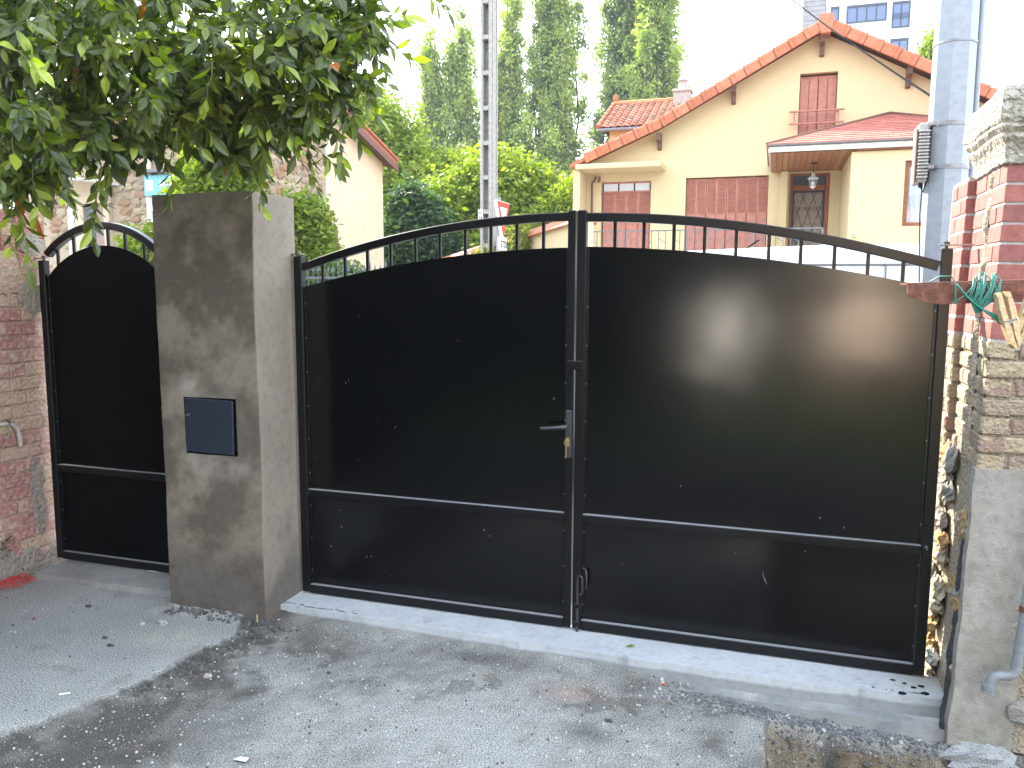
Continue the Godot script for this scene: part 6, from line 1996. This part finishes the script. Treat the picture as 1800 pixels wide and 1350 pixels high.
# ---------- the laurel that hangs over the side gate ----------
func build_laurel() -> void:
	var root := Vector3(-2.5, -0.1, 0.1)
	var t := thing("laurel_tree", "glossy dark green laurel hanging over the side gate and cement pillar", "tree", root)
	var cam := Vector3(2.2586, 1.57, 3.481)
	var balls := [[-0.44, 2.53, 1.06, 0.40], [-0.3, 2.42, 0.92, 0.36], [-0.06, 2.49, 0.73, 0.38], [0.02, 2.28, 0.73, 0.19], [0.29, 2.44, 0.62, 0.30], [0.44, 2.61, 0.45, 0.24], [0.57, 2.64, 0.3, 0.15], [0.52, 2.40, 0.44, 0.15], [-0.28, 2.15, 0.95, 0.19], [-0.35, 2.14, 1.19, 0.19], [0.15, 2.24, 0.6, 0.13], [0.37, 2.25, 0.52, 0.12], [-0.4, 1.97, 1.12, 0.09], [-0.15, 2.13, 0.81, 0.09], [0.12, 2.12, 0.63, 0.06],
		[-0.9, 2.62, 0.75, 0.42], [-0.62, 2.45, 0.55, 0.24], [-0.25, 2.62, 0.35, 0.36], [0.1, 2.62, 0.25, 0.30], [-0.35, 2.45, 0.35, 0.2], [-0.9, 2.25, 0.85, 0.2], [-1.25, 2.45, 0.55, 0.35],
		[-1.5, 3.0, -0.2, 0.6], [-2.2, 2.9, 0.3, 0.75], [-1.0, 3.15, 0.6, 0.55], [-0.3, 3.05, 0.75, 0.45], [0.25, 3.0, 0.45, 0.36], [-1.3, 2.7, 1.1, 0.5], [-0.7, 2.95, 1.4, 0.5], [-1.9, 3.4, -0.6, 0.7], [-2.7, 2.75, -0.45, 0.7], [-2.15, 2.3, -0.35, 0.4], [-2.9, 3.4, -1.0, 0.8]]  # this row: crown mostly out of view, put in to shade the yard
	var counts := [66, 58, 68, 32, 62, 52, 28, 28, 34, 30, 22, 22, 14, 14, 8, 52, 28, 48, 42, 22, 26, 44, 70, 90, 80, 70, 60, 60, 60, 60, 90, 60, 90]
	var tones := [Color(0.066, 0.090, 0.020), Color(0.096, 0.124, 0.026), Color(0.13, 0.166, 0.030), Color(0.22, 0.27, 0.034), Color(0.32, 0.38, 0.045), Color(0.36, 0.12, 0.02)]
	var shapes := [[0.098, 0.038, 0.012], [0.082, 0.036, 0.022], [0.108, 0.040, 0.004], [0.066, 0.032, 0.010]]
	var leaves := []   # [transform, tone, shape]
	var tw := G.new()
	var twig := func(p: Vector3, d: Vector3, L: float, n: int, young: float):
		var pts := []
		var rad := []
		var side := d.cross(Vector3.UP if absf(d.y) < 0.9 else Vector3.RIGHT).normalized()
		for i in 4:
			var f := i / 3.0
			pts.append(p + d * L * f + Vector3(0, -0.25 * L * f * f, 0) + side * 0.02 * fn.get_noise_1d(p.x * 900 + i * 40))
			rad.append(lerpf(0.0022, 0.001, f))
		tw.tube(pts, rad, 5, false)
		var ang := rng.randf() * TAU
		for k in n:
			var f := lerpf(0.15, 1.0, float(k) / maxi(1, n - 1))
			var i := mini(2, int(f * 3))
			var q: Vector3 = pts[i].lerp(pts[i + 1], f * 3 - i)
			var ax: Vector3 = (pts[i + 1] - pts[i]).normalized()
			ang += 2.4 + rng.randf_range(-0.4, 0.4)
			var o := ax.cross(side).normalized()
			var out := side * cos(ang) + o * sin(ang)
			var spread := lerpf(1.25, 0.35, f) + rng.randf_range(-0.25, 0.25)
			var dirn := (ax * cos(spread) + out * sin(spread) + Vector3(0, -0.22, 0)).normalized()
			var up := (ax - dirn * ax.dot(dirn) + Vector3(0, 0.35, 0) + Vector3(rng.randfn(), rng.randfn(), rng.randfn()) * 0.18)
			var b := Basis.looking_at(dirn, up.normalized()).scaled(Vector3.ONE * rng.randf_range(0.62, 1.02))
			var tone := rng.randi_range(0, 2)
			var r := rng.randf()
			if r < 0.16 + young * 0.40: tone = 3
			if r < 0.05 + young * 0.40 * f: tone = 4
			if r < 0.0025: tone = 5
			leaves.append([Transform3D(b, q + dirn * 0.006), tone, rng.randi() % 4])
	for i in balls.size():
		var b = balls[i]
		var c := Vector3(b[0], b[1], b[2])
		for k in counts[i]:
			var d := Vector3(rng.randfn(), rng.randfn(), rng.randfn()).normalized()
			var p: Vector3 = c + d * b[3] * pow(rng.randf(), 0.5)
			var dd := (d + Vector3(0.45, -0.45, 0.3) + Vector3(rng.randfn(), rng.randfn(), rng.randfn()) * 0.35).normalized()
			twig.call(p - dd * 0.10, dd, rng.randf_range(0.09, 0.17), rng.randi_range(7, 11), 0.25 if d.y > -0.2 and p.x > 0.25 else 0.1)
	for s in [[-0.144, 1.96, 1.03, -0.1, -1, 0.2], [-0.16, 1.88, 1.05, 0.0, -1, 0.1], [-0.359, 1.85, 1.22, 0.1, -1, 0.3], [0.40, 2.06, 0.52, 0.6, -0.7, 0], [0.55, 2.26, 0.44, 0.7, -0.7, 0.1], [0.20, 2.05, 0.54, 0.1, -1, 0], [-0.286, 1.95, 1.19, 0.2, -0.9, 0.2], [0.68, 2.56, 0.25, 0.9, -0.2, 0.0], [0.64, 2.70, 0.25, 0.8, 0.2, 0.1], [0.84, 2.76, 0.27, 1, -0.4, 0], [-0.038, 2.05, 0.78, 0, -1, 0.1], [0.02, 2.28, 1.50, 0.8, -0.2, 0.2], [0.0, 2.36, 1.48, 0.7, 0.2, 0.2], [0.46, 2.12, 0.5, 0.8, -0.5, 0.1], [-0.30, 1.78, 1.24, 0.2, -1, 0.1], [0.60, 2.36, 0.4, 0.8, -0.6, 0.1], [0.52, 2.2, 0.48, 0.5, -0.8, 0.2]]:
		twig.call(Vector3(s[0], s[1], s[2]) - Vector3(s[3], s[4], s[5]).normalized() * 0.04, Vector3(s[3], s[4], s[5]).normalized(), 0.15, 9, 0.8)
	# trunk, limbs and the branches that carry the twigs
	trunk_of(t, root, Vector3(-2.3, 2.3, 0.25), 0.13, 0.08)
	for i in balls.size():
		if balls[i][3] < 0.3: continue
		var c := Vector3(balls[i][0], balls[i][1], balls[i][2])
		var g := G.new()
		g.tube([Vector3(-2.3, 2.2, 0.25), Vector3(-2.3, 2.3, 0.25).lerp(c, 0.4) + Vector3(0, 0.18, 0), c.lerp(Vector3(-2.3, 2.3, 0.25), 0.15), c + Vector3(0.2, -0.04, 0.05) * balls[i][3]], [0.04, 0.022, 0.012, 0.005], 7)
		part("branch", g, M.bark, t)
	for i in balls.size():
		if balls[i][3] >= 0.3: continue
		var c := Vector3(balls[i][0], balls[i][1], balls[i][2])
		var near := 0
		for k in balls.size():
			if balls[k][3] >= 0.3 and c.distance_to(Vector3(balls[k][0], balls[k][1], balls[k][2])) < c.distance_to(Vector3(balls[near][0], balls[near][1], balls[near][2])): near = k
		var o := Vector3(balls[near][0], balls[near][1], balls[near][2])
		tw.tube([o, o.lerp(c, 0.5) + Vector3(0, 0.04, 0), c], [0.008, 0.006, 0.003], 6, false)
	stuff(part("twigs", tw, M.twig, t))
	# the 300 leaves that show largest are leaves of their own
	var cb := Basis(Vector3(0.95112533, 0.00419515, -0.30877662), Vector3(-0.04106224, 0.99274656, -0.1129963), Vector3(0.30606289, 0.12015271, 0.94439866))
	var order := []
	for i in leaves.size():
		var v: Vector3 = cb.transposed() * (leaves[i][0].origin - cam)
		var far := -v.z
		if far > 0 and absf(v.x / far) < 0.62 and absf(v.y / far) < 0.46:
			order.append([v.length(), i])
	order.sort_custom(func(p, q): return p[0] < q[0])
	var chosen := {}
	for k in mini(300, order.size()): chosen[order[k][1]] = true
	var baked := {}
	for i in leaves.size():
		if not chosen.has(i): continue
		var lf = leaves[i]
		var key := "%d %d" % [lf[1], lf[2]]
		if not baked.has(key):
			var s = shapes[lf[2]]
			var c: Color = tones[lf[1]]
			baked[key] = leaf_mesh(s[0], s[1], s[2], c, Color(c.r * 1.12, c.g * 1.12, c.b * 1.12))
		var o := part("leaf", baked[key], M.laurel, t, lf[0].origin)
		o.basis = lf[0].basis
	for sh in 4:
		var spots := []
		var tints := []
		for i in leaves.size():
			if chosen.has(i) or leaves[i][2] != sh: continue
			spots.append(leaves[i][0])
			var c: Color = tones[leaves[i][1]]
			var v := rng.randf_range(0.85, 1.15)
			tints.append(Color(c.r * v, c.g * v, c.b * v))
		var s = shapes[sh]
		scatter("foliage", leaf_mesh(s[0], s[1], s[2], Color.WHITE, Color(0.88, 0.88, 0.88)), M.laurel, spots, tints, t)

# ---------- what lies or is added behind the camera, showing only as a blur in the gate's paint ----------
func build_behind() -> void:
	var h := thing("garden_house", "beige house at the far end of the yard, behind the camera", "house", Vector3(4, 0, 11))
	var g := G.new(); g.box(Vector3(5.4, 1.5, 11.5), Vector3(5.2, 3.4, 3.0), 0.02)
	part("wall", g, M.off_white, h)
	var r := G.new()
	r.prism(PackedVector2Array([Vector2(9.6, 3.15), Vector2(13.4, 3.15), Vector2(11.5, 4.4)]), Vector3(2.5, 0, 0), Vector3(0, 0, 1), Vector3.UP, Vector3(5.8, 0, 0))
	part("roof", r, M.verge[2], h)
	var d := G.new(); d.box(Vector3(4.6, 0.95, 9.98), Vector3(0.7, 2.0, 0.04), 0.01)
	part("door", d, M.brown_wood, h)
	var w := G.new(); w.box(Vector3(5.9, 1.4, 9.98), Vector3(0.8, 0.9, 0.04), 0.01)
	part("window", w, M.glass_dark, h)
	# two added metal reflectors, bright and beige, tilted to throw sun onto the gate
	var tilt := Basis(Vector3.UP, 0.367) * Basis(Vector3.RIGHT, 0.412)
	var s := thing("metal_reflector", "added bright metal reflector on the lawn behind the camera, throwing sun onto the gate", "reflector", Vector3(1.65, 0, 9))
	var sb := G.new(); sb.box(Vector3(1.62, 0.85, 9.1), Vector3(0.40, 1.0, 0.4), 0.05, tilt)
	part("case", sb, M.bright_metal, s)
	var st := G.new(); st.box(Vector3(1.78, 0.3, 9.35), Vector3(0.7, 0.7, 0.5), 0.02, Basis(Vector3.UP, 0.367))
	part("stand", st, M.dark_wood, s)
	var ln := thing("beige_reflector", "added beige metal reflector sheet by the garden house behind the camera", "lean-to", Vector3(3.6, 0, 9.3))
	var lb := G.new(); lb.box(Vector3(3.55, 1.25, 9.3), Vector3(1.0, 1.5, 0.06), 0.01, tilt)
	part("sheet", lb, M.beige_metal, ln)
	var lp := G.new(); lp.box(Vector3(3.75, 0.7, 9.65), Vector3(0.9, 1.4, 0.1), 0.01)
	part("frame", lp, M.dark_wood, ln)
	var bc := clump_mesh(12, 0.34, 0.16, 0.09, 21)
	shrub("yard_hedge", "dark hedge along the left side of the yard behind the camera", "hedge", Vector3(-3.5, -0.1, 6.5),
		[[Vector3(-2.6, 1.5, 5.2), Vector3(1.1, 1.9, 1.2)], [Vector3(-2.8, 1.6, 7.4), Vector3(1.2, 2.1, 1.5)], [Vector3(-1.6, 1.4, 9.6), Vector3(1.6, 1.9, 1.2)], [Vector3(-0.2, 1.0, 10.6), Vector3(1.4, 1.4, 1.0)]], 5200, bc, Color(0.012, 0.022, 0.008), Color(0.03, 0.05, 0.014), "", M.ivy)
	shrub("added_ivy", "added dark ivy beside the camera, darkening the side gate reflection", "ivy", Vector3(-1.6, -0.1, 2.2),
		[[Vector3(-1.55, 1.0, 2.0), Vector3(0.25, 1.2, 0.9)], [Vector3(-1.6, 1.3, 3.2), Vector3(0.3, 1.4, 1.0)]], 2600, bc, Color(0.012, 0.022, 0.008), Color(0.03, 0.05, 0.014), "", M.ivy)  # added out of view to darken what the side gate mirrors
	shrub("back_tree", "broad green trees behind the garden house", "tree", Vector3(1.5, 0, 17),
		[[Vector3(0.5, 4.0, 17), Vector3(3.4, 3.4, 2)], [Vector3(5.0, 5.0, 18), Vector3(3.6, 3.4, 2)], [Vector3(-4.5, 3.6, 15), Vector3(3.2, 3.4, 2)]], 5200, clump_mesh(12, 0.6, 0.3, 0.18, 22), Color(0.05, 0.09, 0.03), Color(0.12, 0.18, 0.05))
